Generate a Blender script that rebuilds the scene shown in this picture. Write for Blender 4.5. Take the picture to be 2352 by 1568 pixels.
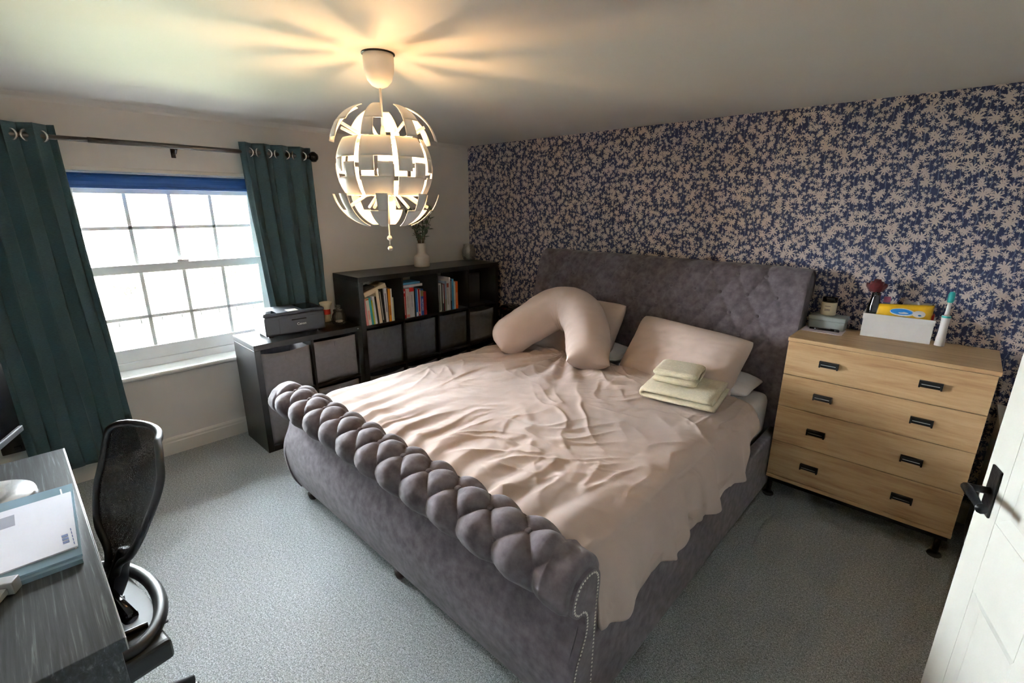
import bpy, bmesh, math, random
from mathutils import Vector, Matrix, noise
from math import sin, cos, pi, radians, sqrt, exp, atan2
random.seed(7)
C = bpy.context.scene.collection
S = bpy.context.scene
for o in list(bpy.data.objects): bpy.data.objects.remove(o)

# ------------------------------------------------------------------ camera, sky, exposure
cam_d = bpy.data.cameras.new('camera'); cam = bpy.data.objects.new('camera', cam_d); C.objects.link(cam)
cam.location = (3.7091, -3.3135, 1.6484)
cam.rotation_euler = (1.29363, -0.00466, 0.75471)
cam_d.sensor_width = 36; cam_d.lens = 36*1094.4/2352; cam_d.clip_start = .02
S.camera = cam
S.view_settings.view_transform = 'Standard'; S.view_settings.look = 'None'
S.view_settings.gamma = 1; S.view_settings.use_curve_mapping = False
S.view_settings.exposure = 2.05
W = bpy.data.worlds.new('overcast_sky'); S.world = W; W.use_nodes = True
bg = W.node_tree.nodes['Background']
bg.inputs[0].default_value = (.93, .97, 1, 1); bg.inputs[1].default_value = 38.0
S.cycles.max_bounces = 12; S.cycles.diffuse_bounces = 8        # daylight and lamp light bounce round the white room

# ------------------------------------------------------------------ materials
def lin(c):
    return tuple((v/12.92 if v <= .04045 else ((v+.055)/1.055)**2.4) for v in (x/255 for x in c)) + (1,)
class N:
    """tiny node-graph helper"""
    def __init__(s, name):
        s.m = bpy.data.materials.new(name); s.m.use_nodes = True; s.t = s.m.node_tree
        s.b = s.t.nodes['Principled BSDF']; s.out = s.t.nodes['Material Output']
    def n(s, kind, **kw):
        nd = s.t.nodes.new(kind)
        for k, v in kw.items(): setattr(nd, k, v)
        return nd
    def l(s, a, b): s.t.links.new(a, b)
    def val(s, sock, v):
        if hasattr(v, 'is_linked') or isinstance(v, bpy.types.NodeSocket): s.l(v, sock)
        else: sock.default_value = v
    def math(s, op, a, b=0.0, c=None):
        nd = s.n('ShaderNodeMath', operation=op); s.val(nd.inputs[0], a); s.val(nd.inputs[1], b)
        if c is not None: s.val(nd.inputs[2], c)
        return nd.outputs[0]
    def coord(s, scale=(1, 1, 1)):
        tc = s.n('ShaderNodeTexCoord'); mp = s.n('ShaderNodeMapping'); mp.inputs['Scale'].default_value = scale
        s.l(tc.outputs['Object'], mp.inputs[0]); return mp.outputs[0]
    def noise(s, vec, scale, detail=3, rough=.55, dist=0):
        nd = s.n('ShaderNodeTexNoise'); s.l(vec, nd.inputs['Vector'])
        nd.inputs['Scale'].default_value = scale; nd.inputs['Detail'].default_value = detail
        nd.inputs['Roughness'].default_value = rough; nd.inputs['Distortion'].default_value = dist
        return nd.outputs['Fac']
    def ramp(s, fac, stops):
        nd = s.n('ShaderNodeValToRGB'); el = nd.color_ramp.elements
        while len(el) < len(stops): el.new(.5)
        for e, (p, c) in zip(el, stops): e.position = p; e.color = c
        s.l(fac, nd.inputs[0]); return nd.outputs[0]
    def mix(s, fac, a, b):
        nd = s.n('ShaderNodeMix', data_type='RGBA'); s.val(nd.inputs[0], fac); s.val(nd.inputs[6], a); s.val(nd.inputs[7], b)
        return nd.outputs[2]
    def bump(s, h, strength, dist=.01):
        nd = s.n('ShaderNodeBump'); nd.inputs['Strength'].default_value = strength; nd.inputs['Distance'].default_value = dist
        s.l(h, nd.inputs['Height']); s.l(nd.outputs[0], s.b.inputs['Normal'])
    def smooth(s, x, a, b):
        nd = s.n('ShaderNodeMapRange', interpolation_type='SMOOTHSTEP'); s.val(nd.inputs[0], x)
        nd.inputs[1].default_value = a; nd.inputs[2].default_value = b; return nd.outputs[0]

def mat(name, col, rough=.5, metal=0, var=None, bump=None, sheen=0, spec=.5, coat=0, stretch=(1, 1, 1)):
    """procedural material: base colour, optional colour variation (scale, amount) and bump (scale, strength)"""
    g = N(name); b = g.b
    b.inputs['Base Color'].default_value = lin(col); b.inputs['Roughness'].default_value = rough
    b.inputs['Metallic'].default_value = metal; b.inputs['Specular IOR Level'].default_value = spec
    if sheen:
        b.inputs['Sheen Weight'].default_value = sheen; b.inputs['Sheen Roughness'].default_value = .45
    if coat: b.inputs['Coat Weight'].default_value = coat
    v = g.coord(stretch)
    sc, am = var or (6, .05)
    f = g.noise(v, sc, 4)
    lo = tuple(x*(1-am) for x in lin(col)[:3]) + (1,); hi = tuple(min(1, x*(1+am)) for x in lin(col)[:3]) + (1,)
    g.l(g.ramp(f, [(.3, lo), (.7, hi)]), b.inputs['Base Color'])
    if bump: g.bump(g.noise(v, bump[0], 3), bump[1], .004)
    return g.m

MT = {}
MT['wall'] = mat('white_wall_paint', (218, 217, 215), .8, var=(2.5, .04), bump=(60, .08))
MT['ceiling'] = mat('ceiling_paint', (226, 225, 223), .62, var=(1.5, .03), bump=(8, .12))
MT['trim'] = mat('gloss_white_trim', (214, 213, 208), .35)
MT['upvc'] = mat('white_window_paint', (240, 241, 241), .35)
MT['doorpaint'] = mat('satin_door_paint', (204, 204, 196), .45, bump=(30, .05))
MT['velvet'] = mat('grey_velvet', (100, 93, 99), .85, var=(24, .34), bump=(90, .12), sheen=.2, spec=.15)
MT['duvet'] = mat('beige_cotton', (196, 180, 173), .9, var=(5, .04), bump=(300, .15), sheen=.15, spec=.2)
MT['pillow'] = mat('beige_pillow_cotton', (198, 181, 172), .9, var=(5, .04), bump=(300, .15), sheen=.15, spec=.2)
MT['sheet'] = mat('white_sheet', (222, 224, 230), .9, bump=(120, .2))
MT['towel'] = mat('cream_terry', (226, 218, 192), 1, var=(60, .07), bump=(180, .9), sheen=.3, spec=.1)
MT['black_wood'] = mat('black_brown_wood', (38, 38, 39), .36, var=(5, .2), bump=(30, .06), stretch=(3, .4, 3))
MT['bin'] = mat('grey_fabric_bin', (126, 124, 128), .95, var=(40, .07), bump=(400, .3), spec=.2)
MT['bin_dark'] = mat('charcoal_fabric_bin', (96, 98, 106), .95, var=(30, .1), bump=(400, .3), spec=.2)
MT['curtain'] = mat('dark_teal_curtain', (54, 76, 82), .7, var=(70, .22), bump=(260, .2), sheen=.08, stretch=(1, 1, 6))
MT['chrome'] = mat('chrome', (225, 226, 228), .22, .75)
MT['nail'] = mat('silver_nailhead', (225, 224, 214), .3, .35)
MT['steel'] = mat('brushed_steel', (190, 192, 196), .4, .55)
MT['rod'] = mat('pewter_rod', (110, 104, 100), .35, .9)
MT['blackmetal'] = mat('black_metal', (28, 30, 32), .4, .4)
MT['iron'] = mat('black_iron', (24, 25, 27), .32, .5, bump=(80, .3))
MT['blackplastic'] = mat('black_plastic', (30, 32, 34), .42, bump=(200, .05))
MT['greyplastic'] = mat('dark_grey_plastic', (62, 66, 74), .4)
MT['greypanel'] = mat('grey_plastic_and_glint', (120, 126, 134), .4)
MT['gloss_black'] = mat('gloss_black', (14, 15, 18), .1)
MT['blind'] = mat('blue_blind_fabric', (34, 84, 150), .6, bump=(200, .1))
MT['lampwhite'] = mat('white_lamp_plastic', (228, 227, 224), .45)
MT['cordwhite'] = mat('white_cord', (230, 226, 220), .6)
MT['vase'] = mat('matt_white_ceramic', (216, 208, 202), .7, var=(20, .05))
MT['leaf'] = mat('sage_green_leaf', (104, 124, 104), .6, var=(30, .25))
MT['leafdark'] = mat('dark_green_leaf', (62, 82, 66), .6, var=(30, .25))
MT['twig'] = mat('brown_twig', (86, 72, 54), .8)
MT['white'] = mat('white_plastic', (220, 220, 220), .45)
MT['offwhite'] = mat('off_white_paper', (224, 218, 205), .8)
MT['pages'] = mat('book_pages', (226, 216, 196), .9, var=(200, .1), stretch=(1, 8, 1))
MT['teal'] = mat('teal_plastic', (40, 168, 168), .4)
MT['red'] = mat('red_plastic', (160, 24, 20), .45)
MT['yellow'] = mat('yellow_film', (226, 178, 34), .3, var=(12, .12))
MT['blue'] = mat('blue_print', (28, 128, 205), .35)
MT['navyprint'] = mat('navy_print', (60, 84, 140), .6)
MT['purple'] = mat('violet_plastic', (110, 124, 205), .35)
MT['pink'] = mat('pink_plastic', (214, 120, 160), .4)
MT['rosered'] = mat('dark_red_petals', (96, 14, 20), .75, var=(30, .4), sheen=.3)
MT['greybox'] = mat('sage_grey_tin', (142, 150, 148), .5)
MT['pinkpaper'] = mat('pale_pink_card', (206, 190, 196), .8)
MT['wax'] = mat('cream_wax', (222, 214, 190), .5)
MT['redlabel'] = mat('red_label', (190, 50, 36), .6)
MT['folder'] = mat('pale_blue_folder', (128, 154, 170), .25, coat=.4)
MT['paper'] = mat('white_envelope_paper', (210, 212, 222), .8, var=(3, .05), bump=(10, .15))
MT['window_film'] = mat('envelope_window', (168, 172, 186), .2)
MT['grass'] = mat('garden_grass', (92, 94, 70), .9, var=(1.2, .35), bump=(6, .4))
MT['bark'] = mat('olive_bark', (52, 48, 34), .9, var=(8, .25))
MT['stone'] = mat('garden_wall_stone', (70, 68, 64), .9, var=(3, .2))
MT['foilage'] = mat('hedge_leaves', (66, 70, 40), .9, var=(3, .3))
MT['footwood'] = mat('dark_wood_foot', (44, 30, 26), .5)

# carpet: grey twist pile
g = N('grey_twist_carpet'); v = g.coord()
f1 = g.noise(v, 210, 2, .75); f2 = g.noise(v, 90, 3, .7)
f = g.math('ADD', g.math('MULTIPLY', f1, .7), g.math('MULTIPLY', f2, .3))
g.l(g.ramp(f, [(.36, lin((98, 103, 106))), (.5, lin((164, 171, 174))), (.64, lin((226, 233, 236)))]), g.b.inputs['Base Color'])
g.b.inputs['Roughness'].default_value = 1; g.b.inputs['Specular IOR Level'].default_value = .1
g.b.inputs['Sheen Weight'].default_value = .25
g.bump(f1, .9, .012); MT['carpet'] = g.m

# oak: grain runs along x
def oak(name, stretch):
    g = N(name); v = g.coord(stretch)
    a = g.noise(v, 3.0, 5, .6, .6); b2 = g.noise(v, 16, 4, .6); ff = g.math('ADD', g.math('MULTIPLY', a, .72), g.math('MULTIPLY', b2, .28))
    g.l(g.ramp(ff, [(.30, lin((158, 118, 78))), (.46, lin((190, 155, 112))), (.6, lin((204, 172, 130))), (.75, lin((186, 150, 106)))]), g.b.inputs['Base Color'])
    g.b.inputs['Roughness'].default_value = .42; g.bump(b2, .06, .003); return g.m
MT['oak'] = oak('light_oak_veneer', (.55, 3, 6))
MT['oaktop'] = oak('light_oak_top', (.55, 6, 3))

# desk: black-brown ash with grey streaks running along its length
g = N('black_ash_desk'); v = g.coord((.6, 18, 8))
a = g.noise(v, 5, 6, .7, .5)
g.l(g.ramp(a, [(.4, lin((36, 40, 42))), (.56, lin((56, 62, 65))), (.68, lin((104, 112, 116)))]), g.b.inputs['Base Color'])
g.b.inputs['Roughness'].default_value = .42; MT['desk'] = g.m

# wallpaper: cream umbels printed on navy
g = N('navy_floral_wallpaper'); tc = g.n('ShaderNodeTexCoord'); sp = g.n('ShaderNodeSeparateXYZ'); g.l(tc.outputs['Object'], sp.inputs[0])
cb = g.n('ShaderNodeCombineXYZ'); g.l(sp.outputs[0], cb.inputs[0]); g.l(sp.outputs[2], cb.inputs[1])
nz = g.n('ShaderNodeTexNoise'); g.l(cb.outputs[0], nz.inputs['Vector']); nz.inputs['Scale'].default_value = 80; nz.inputs['Detail'].default_value = 4
def vm(op, a, b=None, scale=None):
    nd = g.n('ShaderNodeVectorMath', operation=op); g.l(a, nd.inputs[0])
    if b is not None:
        if isinstance(b, tuple): nd.inputs[1].default_value = b
        else: g.l(b, nd.inputs[1])
    if scale is not None: nd.inputs['Scale'].default_value = scale
    return nd
off = vm('SCALE', vm('SUBTRACT', nz.outputs['Color'], (.5, .5, .5)).outputs[0], scale=.013).outputs[0]
base = vm('ADD', cb.outputs[0], off).outputs[0]
def umbel(scale, shift, R0, n):
    p = vm('ADD', base, (shift, shift*.7, 0)).outputs[0]
    vo = g.n('ShaderNodeTexVoronoi', voronoi_dimensions='2D', feature='F1'); g.l(p, vo.inputs['Vector']); vo.inputs['Scale'].default_value = scale
    d = vm('SUBTRACT', p, vo.outputs['Position']).outputs[0]
    s2 = g.n('ShaderNodeSeparateXYZ'); g.l(d, s2.inputs[0])
    th = g.math('ARCTAN2', s2.outputs[1], s2.outputs[0]); r = vm('LENGTH', d).outputs['Value']
    cs = g.n('ShaderNodeSeparateColor'); g.l(vo.outputs['Color'], cs.inputs[0])
    pet = g.math('SINE', g.math('ADD', g.math('MULTIPLY', th, n), g.math('MULTIPLY', cs.outputs[0], 6.28)))
    size = g.math('ADD', .72, g.math('MULTIPLY', cs.outputs[1], .5))
    edge = g.math('MULTIPLY', g.math('MULTIPLY', g.math('ADD', .70, g.math('MULTIPLY', pet, .34)), R0), size)
    return g.smooth(g.math('SUBTRACT', edge, r), -.001, .0015)
m1 = umbel(14.5, 0, .0245, 8); m2 = umbel(25, 3.3, .0115, 6); m3 = umbel(44, 7.1, .0062, 5); m4 = umbel(19, 11.7, .0140, 7)
mask = g.math('MAXIMUM', g.math('MAXIMUM', m1, m2), g.math('MAXIMUM', m3, m4))
wv = g.n('ShaderNodeTexWave', wave_type='BANDS', bands_direction='X'); g.l(base, wv.inputs['Vector'])
wv.inputs['Scale'].default_value = 13; wv.inputs['Distortion'].default_value = 9; wv.inputs['Detail'].default_value = 2; wv.inputs['Detail Scale'].default_value = .6
stem = g.math('MULTIPLY', g.smooth(wv.outputs['Fac'], .9, .98), .75)
col = g.mix(stem, lin((21, 36, 78)), lin((104, 112, 140)))
col = g.mix(mask, col, lin((196, 181, 175)))
g.l(col, g.b.inputs['Base Color'])
g.l(g.math('SUBTRACT', .62, g.math('MULTIPLY', mask, .2)), g.b.inputs['Roughness'])
g.b.inputs['Specular IOR Level'].default_value = .55
g.bump(mask, .12, .002); MT['wallpaper'] = g.m

# glass kinds
def glass(name, col, gloss=.12, tr=.92, milk=0):
    g = N(name); t = g.n('ShaderNodeBsdfTransparent'); t.inputs[0].default_value = tuple(x*tr for x in lin(col)[:3]) + (1,)
    gl = g.n('ShaderNodeBsdfGlossy'); gl.inputs['Roughness'].default_value = .05; gl.inputs[0].default_value = (.9, .9, .9, 1)
    fr = g.n('ShaderNodeFresnel'); fr.inputs[0].default_value = 1.5
    mx = g.n('ShaderNodeMixShader'); g.l(g.math('ADD', fr.outputs[0], gloss), mx.inputs[0]); g.l(t.outputs[0], mx.inputs[1]); g.l(gl.outputs[0], mx.inputs[2])
    if milk:
        df = g.n('ShaderNodeBsdfDiffuse'); df.inputs[0].default_value = lin(col); m2_ = g.n('ShaderNodeMixShader'); m2_.inputs[0].default_value = milk
        g.l(mx.outputs[0], m2_.inputs[1]); g.l(df.outputs[0], m2_.inputs[2]); mx = m2_
    g.l(mx.outputs[0], g.out.inputs[0]); return g.m
MT['pane'] = glass('window_glass', (250, 252, 252), .02, 1)
MT['jarglass'] = glass('clear_jar_glass', (245, 246, 245), .01, 1, .03)
MT['cutglass'] = glass('textured_votive_glass', (240, 242, 240), .05, 1, .12)
MT['greenglass'] = glass('dark_green_glass', (96, 122, 110), .05)
MT['film'] = glass('clear_film', (225, 226, 228), .1, 1, .3)
# open mesh of the chair back
g = N('black_chair_mesh'); v = g.coord((1, 1, 1)); b = g.b; b.inputs['Base Color'].default_value = lin((26, 30, 32)); b.inputs['Roughness'].default_value = .7
tr = g.n('ShaderNodeBsdfTransparent'); mx = g.n('ShaderNodeMixShader')
ck = g.n('ShaderNodeTexVoronoi'); g.l(v, ck.inputs[0]); ck.inputs['Scale'].default_value = 330
g.l(g.math('ADD', .72, g.math('MULTIPLY', g.smooth(ck.outputs['Distance'], .2, .5), .22)), mx.inputs[0]); g.l(tr.outputs[0], mx.inputs[1]); g.l(b.outputs[0], mx.inputs[2]); g.l(mx.outputs[0], g.out.inputs[0])
MT['mesh'] = g.m
# lit bulb
g = N('lit_bulb'); em = g.n('ShaderNodeEmission'); em.inputs[0].default_value = (1, .56, .24, 1); em.inputs[1].default_value = 78
g.l(em.outputs[0], g.out.inputs[0]); MT['bulb'] = g.m

# ------------------------------------------------------------------ mesh helpers
def obj(name, me, m, parent=None, smooth=False):
    if isinstance(me, bmesh.types.BMesh):
        d = bpy.data.meshes.new(name); me.normal_update(); me.to_mesh(d); me.free(); me = d
    o = bpy.data.objects.new(name, me); C.objects.link(o)
    if m and not me.materials: me.materials.append(MT[m] if isinstance(m, str) else m)
    if parent: o.parent = parent
    if smooth:
        for p in me.polygons: p.use_smooth = True
    return o
def tag(o, label, cat, group=None, kind=None):
    if label: o['label'] = label
    if cat: o['category'] = cat
    if group: o['group'] = group
    if kind: o['kind'] = kind
    return o
def thing(name, label, cat, loc=(0, 0, 0), rz=0, group=None):
    o = bpy.data.objects.new(name, None); C.objects.link(o); o.empty_display_size = .1
    o.location = loc; o.rotation_euler = (0, 0, rz); return tag(o, label, cat, group)
def struct(name, bm, m, smooth=False):
    o = obj(name, bm, m, None, smooth); o['kind'] = 'structure'; return o
def bm_box(bm, x0, x1, y0, y1, z0, z1, bevel=0, seg=2):
    t = bmesh.new()
    bmesh.ops.create_cube(t, size=1)
    for v in t.verts: v.co = Vector(((x0+x1)/2 + v.co.x*(x1-x0), (y0+y1)/2 + v.co.y*(y1-y0), (z0+z1)/2 + v.co.z*(z1-z0)))
    if bevel: bmesh.ops.bevel(t, geom=t.edges[:], offset=bevel, segments=seg, affect='EDGES', profile=.6)
    d = bpy.data.meshes.new('tmp'); t.to_mesh(d); t.free(); bm.from_mesh(d); bpy.data.meshes.remove(d); return bm
def box(name, x0, x1, y0, y1, z0, z1, m, parent=None, bevel=.002, seg=2, smooth=False):
    return obj(name, bm_box(bmesh.new(), x0, x1, y0, y1, z0, z1, bevel, seg), m, parent, smooth)
def grid_mesh(fn, nu, nv, closed_u=False, closed_v=False, name='grid'):
    vs = [fn(i/(nu if closed_u else nu-1), j/(nv if closed_v else nv-1)) for i in range(nu) for j in range(nv)]
    fs = []
    for i in range(nu if closed_u else nu-1):
        for j in range(nv if closed_v else nv-1):
            a, b = i, (i+1) % nu; c, d = j, (j+1) % nv
            fs.append((a*nv+c, b*nv+c, b*nv+d, a*nv+d))
    me = bpy.data.meshes.new(name); me.from_pydata([tuple(v) for v in vs], [], fs); me.update(); return me
def lathe(name, prof, m, parent=None, seg=32, loc=(0, 0, 0), smooth=True, mod=None):
    vs = []; fs = []; n = len(prof)
    for k in range(seg):
        a = 2*pi*k/seg
        for r, z in prof:
            rr = r*(mod(a, z) if mod else 1); vs.append((loc[0]+rr*cos(a), loc[1]+rr*sin(a), loc[2]+z))
    for k in range(seg):
        k2 = (k+1) % seg
        for j in range(n-1): fs.append((k*n+j, k2*n+j, k2*n+j+1, k*n+j+1))
    me = bpy.data.meshes.new(name); me.from_pydata(vs, [], fs)
    b = bmesh.new(); b.from_mesh(me); bmesh.ops.remove_doubles(b, verts=b.verts[:], dist=1e-5); bmesh.ops.recalc_face_normals(b, faces=b.faces[:]); b.to_mesh(me); b.free()
    return obj(name, me, m, parent, smooth)
def frames(pts):
    out = []; up = Vector((0, 0, 1))
    for i, p in enumerate(pts):
        t = (pts[min(i+1, len(pts)-1)] - pts[max(i-1, 0)]).normalized()
        if i == 0:
            a = up if abs(t.z) < .95 else Vector((1, 0, 0)); n = (a - t*a.dot(t)).normalized()
        else:
            n = out[-1][1]; n = (n - t*n.dot(t)).normalized()
        out.append((t, n, t.cross(n)))
    return out
def bm_tube(bm, pts, r, seg=8, cap=True):
    pts = [Vector(p) for p in pts]; rs = r if isinstance(r, (list, tuple)) else [r]*len(pts)
    fr = frames(pts); rings = []
    for p, (t, n, b2), rr in zip(pts, fr, rs):
        rings.append([bm.verts.new(p + n*(rr*cos(2*pi*k/seg)) + b2*(rr*sin(2*pi*k/seg))) for k in range(seg)])
    for a, b2 in zip(rings, rings[1:]):
        for k in range(seg): bm.faces.new((a[k], a[(k+1) % seg], b2[(k+1) % seg], b2[k]))
    if cap:
        bm.faces.new(rings[0][::-1]); bm.faces.new(rings[-1])
    return bm
def tube(name, pts, r, m, parent=None, seg=10):
    return obj(name, bm_tube(bmesh.new(), pts, r, seg), m, parent, True)
def bm_prism(bm, poly, axis, a0, a1):
    """extrude a closed 2D polygon along axis ('x': poly=(y,z), 'y': poly=(x,z), 'z': poly=(x,y))"""
    def P(p, a): return {'x': (a, p[0], p[1]), 'y': (p[0], a, p[1]), 'z': (p[0], p[1], a)}[axis]
    A = [bm.verts.new(P(p, a0)) for p in poly]; B = [bm.verts.new(P(p, a1)) for p in poly]; n = len(poly)
    for i in range(n): bm.faces.new((A[i], A[(i+1) % n], B[(i+1) % n], B[i]))
    bm.faces.new(A[::-1]); bm.faces.new(B); bmesh.ops.recalc_face_normals(bm, faces=bm.faces[:]); return bm
def spline(pts, n):
    """Catmull-Rom through pts -> n samples"""
    pts = [Vector(p) for p in pts]; P = [pts[0]*2-pts[1]] + pts + [pts[-1]*2-pts[-2]]; out = []; k = len(pts)-1
    for i in range(n):
        u = i/(n-1)*k; s = min(int(u), k-1); t = u-s; a, b2, c, d = P[s:s+4]
        out.append(.5*((2*b2) + (c-a)*t + (2*a-5*b2+4*c-d)*t*t + (3*b2-a-3*c+d)*t**3))
    return out
def solid(o, th, off=0):
    md = o.modifiers.new('thickness', 'SOLIDIFY'); md.thickness = th; md.offset = off; return o
def nz3(x, y, z=0): return noise.noise(Vector((x, y, z)))
def dup(root, loc=None, rz=None):
    r = root.copy(); C.objects.link(r)
    if loc is not None: r.location = loc
    if rz is not None: r.rotation_euler = (0, 0, rz)
    for ch in list(root.children):
        c = ch.copy(); C.objects.link(c); c.parent = r
        for gg in list(ch.children):
            d = gg.copy(); C.objects.link(d); d.parent = c
    return r

# ------------------------------------------------------------------ the room
H = 2.197; XR = 4.12; YF = -3.87
WY0, WY1, WZ0, WZ1 = -3.04, -1.90, .60, 1.83        # window opening in the left wall
b = bmesh.new(); bm_box(b, -.3, 5.3, YF-.2, .2, -.12, 0); struct('floor', b, 'carpet')
b = bmesh.new(); bm_box(b, -.3, 5.3, YF-.2, .2, H, H+.12); struct('ceiling', b, 'ceiling')
b = bmesh.new(); bm_box(b, -.26, XR+.1, 0, .15, 0, H); struct('wall_back', b, 'wallpaper')
b = bmesh.new()
bm_box(b, -.26, 0, YF, 0, 0, WZ0-.03); bm_box(b, -.26, 0, YF, 0, WZ1, H)
bm_box(b, -.26, 0, YF, WY0, WZ0-.03, WZ1); bm_box(b, -.26, 0, WY1, 0, WZ0-.03, WZ1)
struct('wall_left', b, 'wall')
b = bmesh.new(); bm_box(b, -.26, XR+.1, YF-.15, YF, 0, H); struct('wall_front', b, 'wall')
b = bmesh.new()
bm_box(b, XR, XR+.1, -2.46, 0, 0, H); bm_box(b, XR, XR+.1, YF, -3.24, 0, H); bm_box(b, XR, XR+.1, -3.24, -2.46, 1.99, H)
struct('wall_right', b, 'wall')
b = bmesh.new(); bm_box(b, 5.1, 5.2, YF, -1.8, 0, H); bm_box(b, XR+.1, 5.1, -1.9, -1.8, 0, H); bm_box(b, XR+.1, 5.1, YF-.15, YF, 0, H)
struct('wall_landing', b, 'wall')  # unseen landing walls, added to keep sky light out of the doorway
# low boxed-in ledge along the right wall
b = bmesh.new(); bm_box(b, 3.985, XR, -1.05, 0, 0, .675, .003); struct('wall_ledge', b, 'wall')
b = bmesh.new(); bm_box(b, 3.972, XR, -1.07, 0, .675, .695, .003); struct('trim_1', b, 'trim')
# skirting boards with a moulded top
def skirt(name, axis, a0, a1, flip=1):
    prof = [(0, 0), (.016*flip, 0), (.016*flip, .085), (.013*flip, .092), (.013*flip, .105), (.006*flip, .118), (0, .12)]
    b = bmesh.new(); bm_prism(b, prof, axis, a0, a1); struct(name, b, 'trim')
b = bmesh.new(); bm_prism(b, [(0, 0), (.016, 0), (.016, .085), (.012, .092), (.012, .105), (.005, .118), (0, .12)], 'y', YF, 0)
struct('baseboard_left', b, 'trim')
b = bmesh.new(); bm_prism(b, [(0, 0), (-.016, 0), (-.016, .085), (-.012, .092), (-.012, .105), (-.005, .118), (0, .12)], 'x', .016, 3.985)
struct('baseboard_back', b, 'trim')
b = bmesh.new(); bm_prism(b, [(0, H), (.05, H), (.035, H-.006), (.012, H-.018), (0, H-.03)], 'y', YF, -.002); struct('trim_2', b, 'ceiling')
b = bmesh.new(); bm_box(b, XR-.012, XR+.11, -2.46, -2.39, 0, 2.06, .004); bm_box(b, XR-.012, XR+.11, -3.31, -3.24, 0, 2.06, .004); bm_box(b, XR-.012, XR+.11, -3.31, -2.39, 1.99, 2.06, .004)
struct('trim_3', b, 'trim')

# ------------------------------------------------------------------ sash window
wn = bpy.data.objects.new('window_1', None); C.objects.link(wn); wn['kind'] = 'structure'
def bars(name, xs, rects, m='upvc', bevel=.004):
    b = bmesh.new()
    for (y0, y1, z0, z1) in rects: bm_box(b, xs[0], xs[1], y0, y1, z0, z1, bevel)
    return obj(name, b, m, wn)
bars('window_frame', (-.23, -.13), [(WY0, WY0+.05, WZ0, WZ1), (WY1-.05, WY1, WZ0, WZ1), (WY0+.05, WY1-.05, WZ1-.05, WZ1), (WY0+.05, WY1-.05, WZ0, WZ0+.05)])
iy0, iy1 = WY0+.05, WY1-.05; mz = 1.245
bars('lower_sash', (-.185, -.145), [(iy0, iy0+.045, .65, mz+.03), (iy1-.045, iy1, .65, mz+.03), (iy0+.045, iy1-.045, mz-.025, mz+.03), (iy0+.045, iy1-.045, .65, .735)])
bars('upper_sash', (-.225, -.19), [(iy0, iy0+.045, mz-.02, 1.78), (iy1-.045, iy1, mz-.02, 1.78), (iy0+.045, iy1-.045, mz-.02, mz+.03), (iy0+.045, iy1-.045, 1.71, 1.78)])
for k in range(3):
    y = iy0 + .045 + (iy1-iy0-.09)*(k+1)/4
    bars('glazing_bar', (-.18, -.155), [(y-.011, y+.011, .735, mz-.025)], bevel=.003)
    bars('glazing_bar', (-.22, -.198), [(y-.011, y+.011, mz+.03, 1.71)], bevel=.003)
bars('glazing_bar', (-.18, -.155), [(iy0+.045, iy1-.045, .922, .944)], bevel=.003)
bars('glazing_bar', (-.22, -.198), [(iy0+.045, iy1-.045, 1.49, 1.512)], bevel=.003)
for k in range(4):
    y = iy0 + .045 + (iy1-iy0-.09)*k/4; y2 = iy0 + .045 + (iy1-iy0-.09)*(k+1)/4
    for z0, z1, xx in ((.735, .922, -.167), (.944, mz-.025, -.167), (mz+.03, 1.49, -.209), (1.512, 1.71, -.209)):
        box('pane', xx-.002, xx+.002, y+.008, y2-.008, z0, z1, 'pane', wn, 0)
lk = obj('sash_lock', bm_box(bmesh.new(), -.185, -.15, -2.50, -2.43, mz+.03, mz+.045, .005), 'chrome', wn)
b = bmesh.new(); bm_prism(b, [(-.24, WZ0-.03), (.03, WZ0-.03), (.042, WZ0-.022), (.046, WZ0-.012), (.042, WZ0-.002), (.03, WZ0), (-.24, WZ0)], 'y', WY0-.04, WY1+.04)
obj('window_sill', b, 'upvc', wn)
b = bmesh.new(); bm_box(b, -.002, .012, WY0-.02, WY1+.02, WZ1, WZ1+.022, .004); struct('trim_4', b, 'trim')
# roller blind, rolled up
t = thing('roller_blind', 'blue roller blind rolled up at the top of the window', 'blind', (-.07, -2.47, 1.74))
tube('roll', [(0, -.54, .045), (0, .54, .045)], .036, 'blind', t, 20)
box('fabric', .03, .034, -.535, .535, .0, .06, 'blind', t, .001)
box('hem_bar', .026, .040, -.535, .535, -.004, .012, 'blind', t, .003)
for s in (-1, 1): box('bracket', -.03, .035, s*.552-.008, s*.552+.008, .0, .09, 'white', t, .002)

# ------------------------------------------------------------------ curtain pole and curtains
RX, RZ = .09, 1.985
t = thing('curtain_pole', 'pewter curtain pole with black ball end above the window', 'curtain pole', (RX, -2.5, RZ))
tube('rod', [(0, -1.2, 0), (0, -.35, 0)], .0125, 'rod', t, 14); tube('rod', [(0, -.36, 0), (0, .86, 0)], .0145, 'rod', t, 14)
lathe('finial', [(0, -.036), (.018, -.032), (.033, -.014), (.036, .004), (.031, .02), (.016, .033), (.013, .036), (0, .036)], 'gloss_black', t, 24, (0, .905, 0))
tube('finial_neck', [(0, .85, 0), (0, .88, 0)], .016, 'gloss_black', t, 14)
for yy in (.05, .82, -1.1):
    b = bmesh.new(); bm_tube(b, [(-.088, yy, -.035), (-.03, yy, -.035), (0, yy, -.014)], .007, 8); bm_box(b, -.09, -.083, yy-.012, yy+.012, -.06, .0, .002); obj('bracket', b, 'blackmetal', t)
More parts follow.
